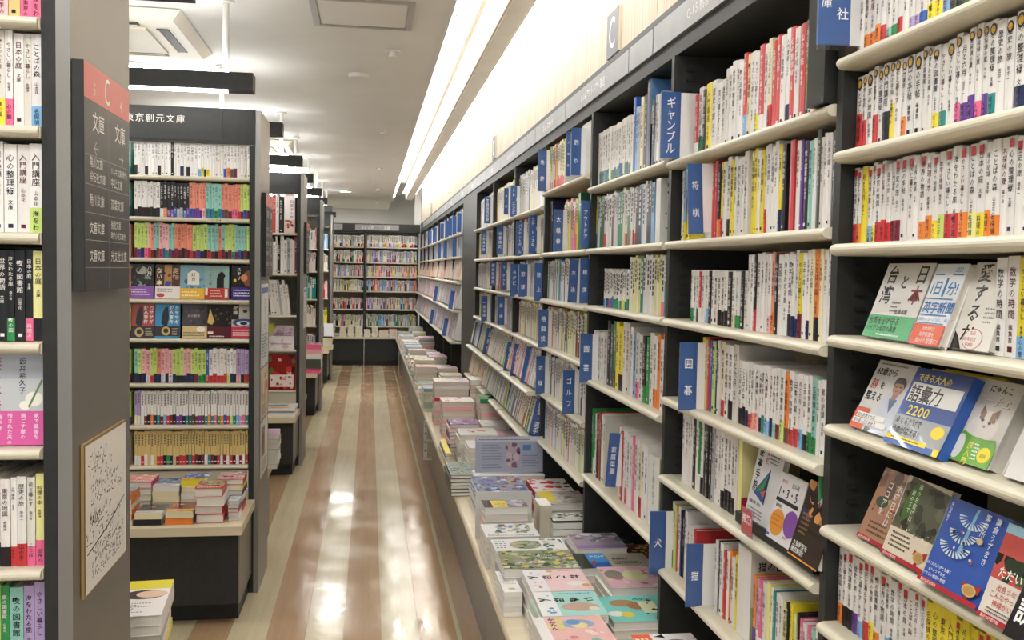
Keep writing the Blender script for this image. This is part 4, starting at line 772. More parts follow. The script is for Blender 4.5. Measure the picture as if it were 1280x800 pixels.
fR(1071, 664, z, .095, .119, .012, 23, [('r', 0, 0, 1, 1, 'a87c60'), ('b', 20, 0, .55, 1, 1, ['8a6450', 'c09878', '6a4c40'], .12), ('e', .3, .55, .18, .08, '3c5034'), ('b', 10, .1, .4, .8, .5, ['a03c34', 'e0d0c0', '4a3430'], .03), ('v', '木曜日には', .62, .86, .115, 'e8e4dc'), ('v', 'ココアを', .36, .86, .115, 'e8e4dc'), ('l', .2, .1, .8, .3, 3, '5c4438')]+tail, 'brown cafe novel cover, leftmost on the novel display shelf', gF, 'D', seed=8)
fR(1101, 688, z, .108, .124, .013, 20, [('r', 0, 0, 1, 1, 'd8ccb8'), ('p', [(0, .36), (.1, 1), (1, .94), (1, .36)], '5a5c4c'), ('b', 34, .02, .38, 1, .94, ['3c4034', '4c5440', '6a6c5a', '2c3028'], .1), ('p', [(.16, .42), (.12, .66), (.2, .9), (.34, .98), (.44, .9), (.42, .7), (.3, .52)], '4a6a34'), ('v', '猫のお告げは', .36, .95, .075, 'dce4cc'), ('v', '樹の下で', .25, .86, .07, 'dce4cc'), ('b', 10, .1, .32, .9, .42, ['a08850', '6a4034', 'e8e0d0'], .025), ('l', .1, .12, .62, .33, 4, '4c4438')]+medal(.82, .15)+tail, 'novel cover with a big green leaf and gold medal', gF, 'w', seed=9, x=.765)
fan = []
for k_, (cx_, cz_, r_) in enumerate([(.46, .86, .24), (.40, .68, .24), (.36, .52, .26)]):
    for j in range(12):
        a0 = math.pi*(1.02+j*.085); a1 = a0+.17
        fan.append(('p', [(cx_+math.cos(a0)*r_*.45, cz_+math.sin(a0)*r_*.25), (cx_+math.cos(a0)*r_, cz_+math.sin(a0)*r_*.55), (cx_+math.cos(a1)*r_, cz_+math.sin(a1)*r_*.55)], 'c8dce0'))
fan2 = [('p', [(.46, .97), (.50, .97), (.44, .40), (.38, .42)], '7ab0cc')]
fR(1151, 710, z, .126, .122, .014, 21, [('r', 0, 0, 1, 1, '3558a8')]+fan2+fan+[('b', 10, .2, .4, .7, .8, ['c05038', 'e0d0c0', '243050'], .025), ('v', '鎌倉うずまき', .86, .97, .085, 'dfe6ee'), ('v', '案内所', .70, .97, .085, 'dfe6ee'), ('e', .70, .66, .05, .035, 'c8b890'), ('v', '青山美智子', .10, .95, .045, 'c8d4e8'), ('t', 'はぐれた人びとを導く', .05, .21, .045, 'dfe6ee'), ('t', '6つのうずまき。', .12, .15, .045, 'dfe6ee'), ('t', 'やさしい奇跡の物語', .05, .09, .045, 'dfe6ee')]+medal(.82, .15)+tail, 'blue novel cover with spiral white feather stairs and gold medal', gF, 'B', seed=10, x=.752)
fR(1222, 743, z, .115, .120, .013, 19, [('r', 0, 0, 1, 1, 'd8cfc4'), ('r', 0, .42, 1, 1, 'b8504c'), ('r', 0, .9, 1, 1, '90b8c8'), ('b', 20, 0, .42, 1, .68, ['2c3a2c', '1c241c', '4a5a3a'], .12), ('t', 'ただいま神様', .1, .46, .12, 'f0ece4'), ('t', '出会うなら、', .15, .32, .075, 'b84848'), ('t', 'こんなやっかい', .08, .24, .075, 'b84848'), ('t', '神様がいい!', .16, .16, .075, 'b84848'), ('l', .1, .07, .7, .14, 2, '504840')]+tail, 'red sky novel cover with dark bushes at right edge', gF, 'R', seed=11, x=.745)
face_book(T(.735, .995, z) @ RZ(-90) @ RX(-24), .11, .014, .075, 'K', [('r', 0, 0, 1, 1, '1c1c20'), ('t', '謎', .05, .30, .5, 'e8e8e6')], 'black cover with bold white lettering at lower right', gF, 'left', None, 12)
rnd = random.Random(31); mb = MB()
for i in range(7): stuff_row(mb, RF(.925 if i in (0, 1, 2, 6) else .90, Z_A[i][0]+.0105), .30 if i in (0, 1, 2, 6) else .27, .118, .11, 'W WR W WO WY Wb', rnd, .015, .003)
mb.build('packed_paperbacks', 'printed', label='paperbacks packing the near end of the nearest right bookcase', cat='books', kind='stuff')
# ---- bay B
gB = 'books in the shogi and cat bookcase'; WB_ = '%s shelf, shogi bookcase'
rowR('B', 0, 868, 906, 150, .155, 7, 'RW WG K Y W W w', WB_ % rn[0], gB, 71, kind='softcover book', hv=.008)
rowR('B', 0, 906, 1014, 130, .178, 21, 'w W W W W Rb C W WY RW W CR R R W WN R W R K W', WB_ % rn[0], gB, 72, kind='softcover book', hv=.006)
rowR('B', 0, 1014, 1030, 110, .130, 5, 'W Y C Y RW', WB_ % rn[0], gB, 73, kind='softcover book')
rowR('B', 0, 1030, 1043, 110, .135, 4, 'WB WR WO g', WB_ % rn[0], gB, 74, kind='softcover book')
def bigbook(px0, px1, py, zb, h, d, col, shapes, lab, grp, x=SPX, seed=1, spine_txt=None):
    """a book standing among the others whose near cover shows above its neighbours"""
    ya = at(px0, py, 'X', x).y; yb = at(px1, py, 'X', x).y; w = ya-yb
    cm, pm, s = cover_mesh(w, d, h); o = link('book', cm, None, T(x, ya, zb) @ RZ(-90), lab, 'book', grp, color=col); link('page_block', pm, o)
    if shapes: art(shapes, d, h, seed).build('cover_print', 'glossy_print', o, T(s[0]+.0002, .0, 0) @ RZ(90))
    if spine_txt:
        q = MB(); text_v(q, spine_txt[0], s[0]/2, h*.94, min(s[0]*.62, h*.6/len(spine_txt[0])), C(spine_txt[1])); q.build('spine_title', 'printed', o, T(0, -.0006, 0))
    return o
o = empty('boxed_set', (.748, 1.55, 1.7415), 'tall shrink wrapped black box jutting over the shogi bookcase top shelf', 'box')
MB().box(0, .22, -.031, .031, .0, .262).build('box_body', 'charcoal', o); MB().box(-.0015, .2215, -.0325, .0325, -.0005, .2635).build('shrink_wrap', 'acrylic', o)
rowR('B', 1, 851, 862, 250, .190, 4, 'W bY N Y', WB_ % rn[1], gB, 75, kind='softcover book')
rowR('B', 1, 881, 934, 250, .188, 13, 'MW RW R R KO YR W WK Y W W W w', WB_ % rn[1], gB, 76, kind='softcover book', hv=.006)
rowR('B', 1, 937, 980, 250, .180, 10, 'Y- Y- W Y WR W W W YN K', WB_ % rn[1], gB, 77, kind='softcover book', hv=.006)
bigbook(986, 992, 240, 1.535, .172, .13, 'R', [('r', 0, 0, 1, 1, 'b83038'), ('r', .1, .55, .7, .9, 'e0d8d8'), ('l', .1, .6, .6, .85, 4, '282828'), ('r', .05, .1, .6, .5, 'e8e4e0')], 'red shogi book with barcode back cover standing above neighbours', gB, seed=2)
rowR('B', 1, 993, None, 240, .180, 12, 'W V K t W q w W W K W W', WB_ % rn[1], gB, 78, kind='softcover book', hv=.01)
rowR('B', 2, 863, 933, 370, .124, 17, 'WG W Wq RW W Wb K W W WK WK WK K WC WG K w', WB_ % rn[2], gB, 79, hv=.002)
rowR('B', 2, 934, None, 360, .160, 24, 'W W KR W W W Wp FO K W W WK WN WN YM W WN C OK C W W W W', WB_ % rn[2], gB, 80, kind='softcover book')
rowR('B', 3, 876, 899, 470, .168, 7, 'Y T R B g K W', WB_ % rn[3], gB, 81, kind='softcover book')
rowR('B', 3, 900, 921, 470, .165, 4, 'CR W WK w', WB_ % rn[3], gB, 82, kind='softcover book')
rowR('B', 3, 922, None, 470, .138, 24, 'WK WK3 WN WR WF Wp WK WE Wb WN Wt WM Wg OD WR WR Wb WK WG tG W W W W', WB_ % rn[3], gB, 83, kind='softcover book', hv=.003)
rowR('B', 4, 852, 921, 570, .178, 19, 'W W W W K W GW WK K K K S W W WK WK WK WK w', WB_ % rn[4], gB, 84, kind='softcover book', hv=.004)
bigbook(922, 927, 600, .927, .172, .13, 'y', [('r', 0, 0, 1, 1, 'd8d098'), ('l', .3, .55, .85, .62, 1, '20201c'), ('l', .3, .7, .85, .8, 1, '20201c'), ('r', 0, 0, 1, .3, 'a82c40')], 'thick pale yellow book with wine red band', gB, seed=3)
gF2 = 'face-out shogi books'
z = .916+.03
B(-.0, .10, -.36, 0, 0, .022).build('display_stand', 'charcoal', None, T(.775, 2.06-.15, .9295), label='low charcoal display step under the face-out shogi books', cat='stand')
def fB(px, py, zz, w, h, lean, shapes, lab, col='W', seed=1, x=.78): face_book(T(x, at(px, py, 'X', x).y, zz) @ RZ(-90) @ RX(-lean), w, .012, h, col, shapes, lab, gF2, 'left', None, seed)
fB(930, 651, .9495, .125, .155, 11.5, [('r', 0, 0, 1, 1, 'd8d8da'), ('v', '基本手筋', .16, 1.0, .15, '1c1c22'), ('v', '将棋・', .42, .98, .10, 'b04850'), ('l', .5, .8, .9, .98, 4, '50505a'), ('p', [(.16, .36), (.62, .74), (.62, .26)], '2c5ca0'), ('p', [(.26, .38), (.58, .66), (.5, .44)], '3f8a4c'), ('p', [(.58, .66), (.62, .74), (.62, .26), (.5, .42)], '1c3a5c'), ('p', [(.5, .42), (.42, .40), (.56, .34), (.58, .46)], 'd06038'), ('t', '棋書が驚く初出!', .08, .22, .05, '3a3a44'), ('l', .08, .05, .7, .18, 3, '70707a')], 'grey white shogi tactics cover with a coloured pyramid', seed=1)
fB(957, 666, .9495, .108, .127, 14, [('r', 0, 0, 1, 1, 'dcdadc'), ('t', '詰将棋', .5, .84, .08, '3a3a40'), ('t', '実戦形!', .1, .86, .06, 'b05060'), ('t', '1・3・5', .05, .66, .19, '1c1c22', 1.0), ('r', .05, .57, .9, .63, '202024'), ('t', '飯野健二', .1, .49, .06, '3a3a40'), ('e', .30, .27, .28, .2, 'd89038'), ('e', .80, .34, .26, .2, '7a4a9c'), ('l', .08, .2, .5, .4, 3, 'b87828'), ('t', '解き方', .65, .1, .05, 'b04860'), ('r', .03, .03, .14, .07, '3c68b0')], 'white shogi problem cover with orange and purple discs', seed=2, x=.764)
fB(985, 679, .9495, .112, .140, 17, [('r', 0, 0, 1, 1, '2c221e'), ('b', 26, 0, .52, 1, 1, ['6a4a48', 'b07848', '3c3448', 'd89858', '241c20'], .14), ('v', '元神', .5, 1.0, .12, 'd8d0c8'), ('l', .1, .3, .4, .6, 5, '8a6a40'), ('t', '主要戦型を', .06, .14, .08, 'ecece8'), ('t', '徹底解説!', .06, .06, .08, 'ecece8'), ('r', 0, 0, 1, .02, 'd89038')], 'dark sunset sky shogi cover with white lettering', 'K', seed=3, x=.756)
bigbook(1024, 1027.5, 560, .927, .172, .13, 'G', None, 'thin green spined book at the end of the shogi display', gB)
o = B(-.001, 0, -.028, .028, 0, .055).build('price_card', 'acrylic', None, T(.745, at(934, 660, 'X', .745).y, .935), label='small red and clear price card clipped on the shelf edge', cat='card')
art([('r', 0, 0, 1, 1, 'b85860'), ('t', '推薦!', .1, .45, .4, 'f4e8e8')], .054, .05).build('card_face', 'printed', o, T(-.0012, .027, .004) @ RZ(-90))
rowR('B', 5, 838, 857, 700, .17, 7, 'WG g R W N K W', WB_ % rn[5], gB, 85, kind='softcover book', d=.17)
rowR('B', 5, 858, 868, 700, .147, 3, 'WP W R', WB_ % rn[5], gB, 86, kind='softcover book', d=.17)
rowR('B', 5, 893, 921, 710, .159, 8, 'W K W R W O W Y', WB_ % rn[5], gB, 87, kind='softcover book', d=.17, hv=.008)
bigbook(921, 938, 740, .686, .192, .19, 'W', [('r', 0, 0, 1, 1, 'c8c4bc'), ('t', '猫の健康と', .08, .80, .11, '2c2a2a', .9), ('t', 'はじめての', .35, .93, .045, '5a5650'), ('r', 0, 0, 1, .4, '98a880'), ('e', .3, .52, .14, .07, '9a9a98'), ('b', 8, .2, .44, .5, .6, ['5a5a58', 'e8e8e4', '2a2a2a'], .04), ('e', .3, .24, .14, .06, 'e8e4d8'), ('e', .3, .24, .09, .04, '6a5030'), ('r', .5, .82, 1, .86, 'b89068')], 'large white cat health book with cat drawing on its cover', gB, seed=4)
rowR('B', 5, 940, 956, 740, .150, 4, 'OV LW PW W', WB_ % rn[5], gB, 88, kind='softcover book', d=.17)
bigbook(957, 962, 760, .686, .158, .17, 'y', [('r', 0, 0, 1, 1, 'e4dc78'), ('t', 'おやつ', .1, .76, .13, 'b83c58'), ('t', 'ハッ', .04, .38, .32, 'b83c34'), ('r', .1, .2, .9, .26, '8a5a30'), ('r', 0, 0, 1, .14, '3c80b8'), ('e', .2, .7, .08, .06, 'd05878')], 'yellow pet treat book with big red lettering on its cover', gB, seed=5)
rowR('B', 5, 963, 990, 740, .150, 7, 'W E W w y K Y', WB_ % rn[5], gB, 89, kind='softcover book', d=.15)
rowR('B', 5, 991, None, 760, .140, 9, 'y K P W P t W K W', WB_ % rn[5], gB, 90, kind='softcover book', d=.15)
# ---- bay C
mbC = MB(); rnd = random.Random(43)
def stuffC(ri, pxa, pxb, py, h, pool):
    zz = BAYS['C'][2]; z = zz[ri][0]+.0105; cl = zz[ri-1][0]-zz[ri][0]-.026
    ya = yp(pxa, py) if pxa else BAYS['C'][0]-.014; yb = yp(pxb, py) if pxb else BAYS['C'][1]+.014
    stuff_row(mbC, RF(ya, z), ya-yb, min(h, cl-.010), .13, pool, rnd, .020, .007)
gC = 'books in the gardening bookcase'; WC_ = '%s shelf, gardening bookcase'
rowR('C', 0, None, 790, 190, .187, 20, 'w wB wG wV wG wB wG W wG wG wV wG wG wB wG w wG wV wG w', WC_ % rn[0], gC, 91, kind='magazine volume', d=.19, hv=.003)
rowR('C', 0, 790, 807, 180, .215, 5, 'B b S C K', WC_ % rn[0], gC, 92, kind='softcover book', d=.19, hv=.02)
bigbook(808, 813, 170, 1.748, .255, .20, 'N', [('r', 0, 0, 1, 1, '5888b8'), ('b', 20, 0, .5, 1, .75, ['b8b0a0', 'e0e4e8', '8a98a0'], .14), ('r', 0, 0, 1, .5, '20262c'), ('b', 16, .1, .1, .9, .5, ['4a7a40', '283830', '8ab060'], .1)], 'tall blue sky photo book rising above the top shelf books', gC, seed=6)
rowR('C', 0, 814, 826, 170, .20, 4, 'K S W w', WC_ % rn[0], gC, 93, kind='softcover book', d=.19)
stuffC(1, None, 792, 280, .190, 'wR D w W YK C W Y W WR w W G W W b W')
stuffC(1, 793, 818, 270, .205, 'K K K b K K WR W')
bigbook(819, 825, 270, 1.535, .178, .13, 'W', [('r', 0, 0, 1, 1, 'dcdcd8'), ('r', .15, .86, .5, .92, '303030'), ('r', .15, .76, .5, .8, '404040'), ('b', 6, .1, .2, .8, .5, ['70a850', 'd06050'], .04)], 'white book with barcodes on its visible back cover', gC, seed=7)
stuffC(2, 755, 786, 365, .122, 'WR Wb WB WG Wb WY WK WB WG')
stuffC(2, 787, None, 350, .185, 'W E W WP y KG W y WR W E W w')
rowR('C', 3, 741, 757, 440, .168, 6, 'W W w W W w', WC_ % rn[3], gC, 98, kind='softcover book', d=.18)
rowR('C', 3, 758, 786, 450, .21, 7, 'K q GK Y YK W w', WC_ % rn[3], gC, 99, kind='large softcover book', d=.19, hv=.01)
rowR('C', 3, 787, None, 450, .20, 12, 'W b wP W KG G W WO O W WR WR', WC_ % rn[3], gC, 100, kind='large softcover book', d=.19, hv=.012)
rowR('C', 4, None, 756, 540, .228, 9, 'G GW W K R D W W w', WC_ % rn[4], gC, 101, kind='large softcover book', d=.20, hv=.012)
rowR('C', 4, 772, 808, 590, .222, 12, 'W R W WR W W P W W CR W W', WC_ % rn[4], gC, 102, kind='large softcover book', d=.20, hv=.008)
bigbook(810, 824, 600, .741, .205, .20, 'W', [('r', 0, 0, 1, 1, '9cb070')], 'white vegetable growing book with green upper cover', gC, seed=8, spine_txt=('85迷わない', '3f7a3c'))
mbC.build('distant_books', 'printed', label='books on the second and third shelves of the gardening bookcase', cat='books', kind='stuff')
# ---- bay D
mbD = MB(); rnd = random.Random(41)
def stuffD(ri, pxa, pxb, py, h, pool):
    zz = BAYS['D'][2]; z = zz[ri][0]+.0105; cl = (zz[ri-1][0]-zz[ri][0]-.026) if ri else .26
    ya = yp(pxa, py) if pxa else BAYS['D'][0]-.014; yb = yp(pxb, py) if pxb else BAYS['D'][1]+.014
    stuff_row(mbD, RF(ya, z), ya-yb, min(h, cl-.014), .13, pool, rnd, .016, .011)
gD = 'books in the licence and golf bookcase'; WD_ = '%s shelf of the licence bookcase'
stuffD(0, None, 706, 210, .190, 'WO WR Y WR W WR YR OR WR R WR CR WR CW')
bigbook(727, 738, 190, 1.801, .20, .18, 'W', [('r', 0, 0, 1, 1, 'd8d8d4'), ('e', .6, .78, .2, .14, '3a5a88'), ('e', .55, .82, .12, .06, '8a5a40'), ('t', '200', .1, .25, .2, '202024'), ('l', .1, .4, .8, .55, 2, '303030'), ('l', .1, .05, .8, .15, 1, 'b84040')], 'tall white book with a cartoon face beside the fishing sign', gD, seed=9)
bigbook(686, 690, 300, 1.535, .225, .20, 'K', [('r', 0, 0, 1, 1, '2c2c58'), ('b', 14, .1, .1, .9, .9, ['443c78', '20203c', '80484c'], .2)], 'dark violet photo book standing tall on the second shelf', gD, seed=10)
stuffD(1, 705, 722, 290, .20, 'Y O y YP p Y P W')
bigbook(722, 725, 290, 1.535, .215, .19, 'G', [('r', 0, 0, 1, 1, '2c5c3c'), ('e', .5, .5, .3, .25, 'd8d8d4'), ('e', .5, .55, .2, .12, '1c1c1c')], 'green volume behind the outdoor sign', gD, seed=11)
stuffD(2, None, None, 340, .185, 'W w W W S W Wb Wb E W W K Y W N W W b W W C O W w K W')
stuffD(3, None, None, 410, .182, 'W C w W y W C W W RW O W R K K W W K g W K C W W K W')
stuffD(4, None, None, 480, .182, 'W w C W C W w W K W W D W C W M W K w W N K W W w C')
stuffD(5, None, None, 540, .165, 'NW W GW W W b W W W R W W W W g W W y W C W w R W W W')
mbD.build('distant_books', 'printed', label='books filling the licence and golf bookcase', cat='books', kind='stuff')
# ---- bays E, F, G and those beyond the pillar: too many and too small to tell apart one by one
rnd = random.Random(9); mb = MB(); PE = ['W w C W Y K W b W', 'W W C w R Y W', 'W w W S K W', 'C W W g W R', 'W P W W C W b y', 'W Y w G W B R']
for k_, kk in enumerate('EFG'):
    for ri in range(6):
        z, dx = Z_E[ri]; ya, yb = BAYS[kk][0]-.013, BAYS[kk][1]+.013; gap = rnd.choice((0, .02, .10)) if ri < 4 else 0; ln = 0
        F = RF(ya-gap, z+.014, SPX+dx)
        if ri >= 4: F = F @ RX(-12); F = T(0, 0, .012) @ F
        stuff_row(mb, F, ya-yb-gap, [.20, .172, .164, .168, .17, .172][ri], .13, PE[(k_+ri) % 6], rnd, .017, .012)
mb.build('distant_books', 'printed', label='books filling the three right bookcases before the dark pillar', cat='books', kind='stuff')
mb = MB(); PH = ['W B B W b W C', 'B W W B S W', 'W p W W Y R W W', 'W W P W B w W', 'W B W W O B w']
for i in range(7):
    for ri in range(5):
        z, dx = Z_F[ri]; ya, yb = YF[i+1]-.013, YF[i]+.013; F = RF(ya, z+.014, SPX+dx)
        if ri >= 2: F = T(0, 0, .012) @ F @ RX(-10)
        stuff_row(mb, F, ya-yb, .19 if ri < 2 else .23, .14, PH[ri], rnd, .022, .02)
mb.build('distant_books', 'printed', label='books filling the far right bookcases beyond the pillar', cat='books', kind='stuff')
# ---- blue index dividers: thin boards whose blue front strip juts into the aisle
def divider(xl, xr, yt, yb, txt, zs=None, lean=0, white=.10, XR_=.770, s=None):
    k = 1219*XR_; ym = (yt+yb)/2; Y = at(xr, ym, 'X', XR_).y; XL = at(xl, ym, 'Y', Y).x; zt = at((xl+xr)/2, yt, 'Y', Y).z; zb = at((xl+xr)/2, yb, 'Y', Y).z
    w = XR_-XL; h = zt-zb
    o = empty('index_divider', (XL, Y, zb), 'blue divider lettered %s' % txt if s is None else s, 'divider', 'blue index dividers')
    if lean: o.matrix_local = T(XL, Y, zb) @ RY(lean)
    B(0, w, -.003, .003, 0, h).build('blue_strip', 'divider_blue', o)
    B(w+.0002, w+white, -.0025, .0025, .003, h-.001).build('white_board', 'white_paint', o)
    B(-.0015, w, -.0042, -.0034, -.006, h+.001).build('clear_sleeve', 'acrylic', o)
    n = len(txt); q = MB(); sz = min(w*.60, h*.9/max(n, 1)); st = h*.78/n if n < 4 else sz*1.06*1.02
    if n > 3: st = min(h*.86/n, sz*1.12)
    z = h*.5+st*n/2; BOLD[0] = .007
    for ch in txt:
        z -= st; vs, fs, ww, lo = glyph(ch)
        if ch in 'ー': put(q, ch, w*.5+.40*sz, z+st/2+.42*sz, sz, C('f2f4f8'), 0, -math.pi/2)
        else: put(q, ch, w*.5-.42*sz, z+(st-sz)/2+.1*sz, sz, C('f2f4f8'), 0, 0, .84)
    BOLD[0] = .004; q.build('lettering', 'printed', o, T(0, -.0046, 0))
    return o
DV = [(826, 850, 115, 198, 'ギャンブル'), (862, 880, 205, 293, '将棋', -3), (849, 870.5, 428, 513, '囲碁'), (812, 831.5, 639, 717, '犬'), (857.7, 877.7, 680, 758, '猫'),
      (725, 740, 417, 478, '園芸'), (757, 770, 541, 608, '家庭菜園', 4), (672.5, 683, 187, 239, '免許'), (714, 726, 160, 219, '釣り'), (707.5, 713, 165, 220, '文庫釣'), (726, 737, 251, 310, 'アウトドア'),
      (692, 703.5, 262, 314, '太極拳'), (661, 671, 269, 317, 'スケート・スキー'), (645, 654.5, 277, 320, 'バスケットボール'), (638, 646, 232, 271, 'トレーニング'),
      (725, 736, 323, 379, '相撲'), (710, 721, 324, 378, '水泳', 2), (668, 678.5, 329, 376, '陸上'), (648.5, 659, 330, 371, '野球'), (638, 647.5, 330, 371, 'ラグビー'), (626, 633.6, 327, 362, 'マーケット'), (612.5, 620, 327, 357, '英会話検定'),
      (673, 685, 387, 434, '格闘技'), (601.5, 609, 370, 402, '一般常識'), (622, 630.5, 371, 406, '面接'), (670, 681, 445, 493, '武術'), (703.5, 718, 463, 517, 'ゴルフ'),
      (629, 640, 427, 466, '野村克也', 8), (637.5, 649, 429, 470, '高校野球', 8), (650.5, 664, 432, 478, 'ジュニアサッカー', 10), (632, 642.5, 474, 511, 'サッカー', 10), (661, 675, 497, 544, '監督・選手', 12),
      (589.5, 597, 402, 431, '資格', 10), (596, 603.5, 403, 434, '就職', 10), (603, 613.5, 409, 442, '公務員', 10), (605.5, 613, 246, 279, '教員採用試験'), (630, 635.5, 235, 268, '免許'), (601.5, 608, 288, 318, '公務員試験'), (621, 629, 282, 318, '秘書検定')]
EN = {'ギャンブル': 'gambling', '将棋': 'shogi', '囲碁': 'go game', '犬': 'dog', '猫': 'cat', '園芸': 'gardening', '家庭菜園': 'kitchen garden', '免許': 'licence', '釣り': 'fishing', '文庫釣': 'angling', 'アウトドア': 'outdoors', '太極拳': 'tai chi', 'スケート・スキー': 'skating and skiing', 'バスケットボール': 'basketball', 'トレーニング': 'training', '相撲': 'sumo', '水泳': 'swimming', '陸上': 'track and field', '野球': 'baseball', 'ラグビー': 'rugby', 'マーケット': 'market', '英会話検定': 'English conversation', '格闘技': 'combat sports', '一般常識': 'general knowledge', '面接': 'interview', '武術': 'martial arts', 'ゴルフ': 'golf', '野村克也': 'four characters, leaning beside high school baseball', '高校野球': 'high school baseball', 'ジュニアサッカー': 'junior soccer', 'サッカー': 'soccer', '監督・選手': 'managers and players', '資格': 'qualifications', '就職': 'job hunting', '公務員': 'civil service', '教員採用試験': 'teacher exams', '公務員試験': 'civil service exams', '秘書検定': 'secretary exams'}
seen = set()
for d_ in DV:
    t_ = d_[4]; lab = 'blue divider whose white Japanese lettering means %s' % EN[t_]
    if t_ in seen: lab = 'small far ' + lab
    if t_ == '文庫釣': lab = 'narrow blue divider just behind the fishing divider'
    seen.add(t_); divider(*d_[:5], lean=d_[5] if len(d_) > 5 else 0, s=lab)
# publisher divider at the top of the nearest bookcase
o = empty('index_divider', (.715, 1.482, 1.828), 'wide blue divider at the top left of the nearest right bookcase', 'divider', 'blue index dividers')
B(0, .055, -.003, .003, 0, .16).build('blue_strip', 'divider_blue', o); B(.0552, .075, -.0025, .0025, 0, .16).build('white_board', 'white_paint', o); B(-.002, .075, -.0042, -.0034, -.010, .162).build('clear_sleeve', 'acrylic', o)
q = MB(); text_v(q, '祥伝社', .041, .137, .021, C('f2f4f8'), 0, 1, 1.55); text_v(q, '黄金文庫', .013, .137, .019, C('f2f4f8'), 0, 1, 1.05); q.build('lettering', 'printed', o, T(0, -.0046, 0))
# dividers beyond the pillar
rnd = random.Random(3)
for i in range(5):
    for ri, js in ((0, (0, 1)), (1, (1,)), (3, (0,)), (4, (1,))):
        if (i > 2 and ri) or (i == 1 and ri > 1): continue
        if i > 1: js = js[:1]
        for j in js:
            z, dx = Z_F[ri]; y = YF[i]+.14+.40*j+rnd.uniform(0, .22)
            o = empty('index_divider', (.765+dx-.03, y, z+.014), 'small far blue divider, %s one in the %s bay past the pillar, %s shelf' % (['near', 'farther'][j], ['first', 'second', 'third', 'fourth', 'fifth'][i], rn[ri]), 'divider', 'far blue dividers')
            if ri >= 2: o.matrix_local = T(.765+dx-.03, y, z+.014) @ RY(9)
            B(0, .036, -.003, .003, 0, .16).build('blue_strip', 'divider_blue', o); B(.0362, .12, -.0025, .0025, 0, .16).build('white_board', 'white_paint', o)
# ================================================================ piles on the display counter
gk = 'piles on the right display counter'
def rot_title(chars, x, c, sz, z0=.9):                # title running from right to left down the rotated cover
    return [('t', ch, x, z0-i*sz*1.2, sz, c) for i, ch in enumerate(chars)]
nyan = [('r', 0, 0, 1, 1, 'f2d0d4'), ('r', 0, 0, .3, 1, 'f4f2f4')]
inu = [('r', 0, 0, 1, 1, 'a8dcd4'), ('r', 0, 0, .3, 1, 'f2f4f4')]
def side_title(t, y, c, s):                           # letters lying sideways across the cover
    out = []
    return out
def turned(o, txt, Wd, H, col, s, x_end, zc):         # lettering turned a quarter turn, read from the aisle side
    q = MB(); x = x_end; BOLD[0] = .022
    for ch in txt:
        vs, fs, w, lo = glyph(ch); b = len(q.v)
        for p in vs: q.v.append((x-s+(p[1])*s, -.0016, zc-(p[0]-.5)*s))
        for f in fs: q.f.append(tuple(b+i for i in f)); q.c.append(C(col)); q.m.append(0)
        x -= s*1.22
    BOLD[0] = .004; q.build('cover_lettering', 'glossy_print', o)
def pile(x0, x1, y0, y1, zt, n, cols, shapes, what, **k): stack(x0, x1, y0, y1, zt, n, cols, shapes, what, gk, **k)
pile(.425, .605, 2.185, 2.375, .56, 3, ['W', 'W', 'P'], [('r', 0, 0, 1, 1, 'eabcb8'), ('r', 0, 0, .16, 1, 'f0eceb'), ('e', .6, .72, .25, .15, '98b0d8'), ('e', .62, .66, .12, .1, 'ece0a0'), ('e', .55, .78, .1, .1, '6a98c8'), ('b', 10, .15, .5, .4, .98, ['e0d888', 'd8d070'], .07), ('v', 'かんたん', .25, .95, .1, '4a4038'), ('b', 8, .3, .1, .9, .5, ['f0e0d8', 'd88c88', '88b8a8'], .08)], 'pink craft book with a bird, nearest on the counter', seed=20, jit=.001, name='craft_book')
pile(.645, .80, 2.06, 2.235, .56, 3, ['W', 'w', 'W'], [('r', 0, 0, 1, 1, 'e8e6e8'), ('r', 0, 0, .3, 1, 'e06848'), ('l', .03, .1, .27, .9, 6, 'f4d8d0'), ('e', .66, .62, .2, .18, '8c8088'), ('e', .6, .5, .2, .2, 'e8ccb8'), ('p', [(.35, .9), (.5, .98), (.52, .84)], '202024'), ('b', 5, .75, .6, .98, .95, ['d89098'], .03)], 'white book with orange flap and grey haired figure', seed=21, jit=.001)
# two matching pet picture books
stack(.457, .632, 2.40, 2.588, .553, 1, ['W'], inu+[('e', .64, .34, .30, .17, 'c8a898'), ('e', .84, .26, .08, .08, 'e8dcd4'), ('b', 8, .04, .1, .27, .9, ['7ab0d0', '5a98c8'], .035), ('l', .42, .86, .95, .95, 1, '6a98b8')], 'mint dog picture book with big black lettering', gk, .530, 'bottom', seed=22, jit=0, spine_txt=('いぬほん', '26302e'))
top_inu = [o for o in COL.objects if o.get('label', '').startswith('mint dog picture book')][-1]
turned(top_inu, 'いぬほん', .175, .188, '1c1c20', .034, .168, .118)
stack(.457, .632, 2.40, 2.588, .5295, 1, ['t'], None, 'second mint dog picture book directly under the top one', gk, .506, 'bottom', seed=23, jit=0, spine_txt=('いぬほん', '26302e'))
stack(.452, .627, 2.40, 2.588, .5055, 3, ['W', 'w', 'W'], None, 'white picture book beneath the mint dog books', gk, .441, 'top', seed=24, jit=.001)
stack(.460, .640, 2.592, 2.785, .553, 4, ['W', 'w', 'W', 'w'], nyan+[('e', .35, .84, .10, .12, 'f0ece8'), ('e', .44, .9, .05, .05, 'e0a868'), ('e', .78, .32, .16, .10, 'f0ece8'), ('e', .92, .24, .07, .06, 'e0b080'), ('b', 8, .04, .1, .27, .9, ['e08c9c', 'd8788c'], .03), ('l', .6, .88, .95, .96, 1, 'e08c9c')], 'pink cat picture book with big black lettering', gk, .441, 'top', seed=25, jit=.0005)
top_n = [o for o in COL.objects if o.get('label', '').startswith('pink cat picture book') and 'topmost' in o['label']][-1]
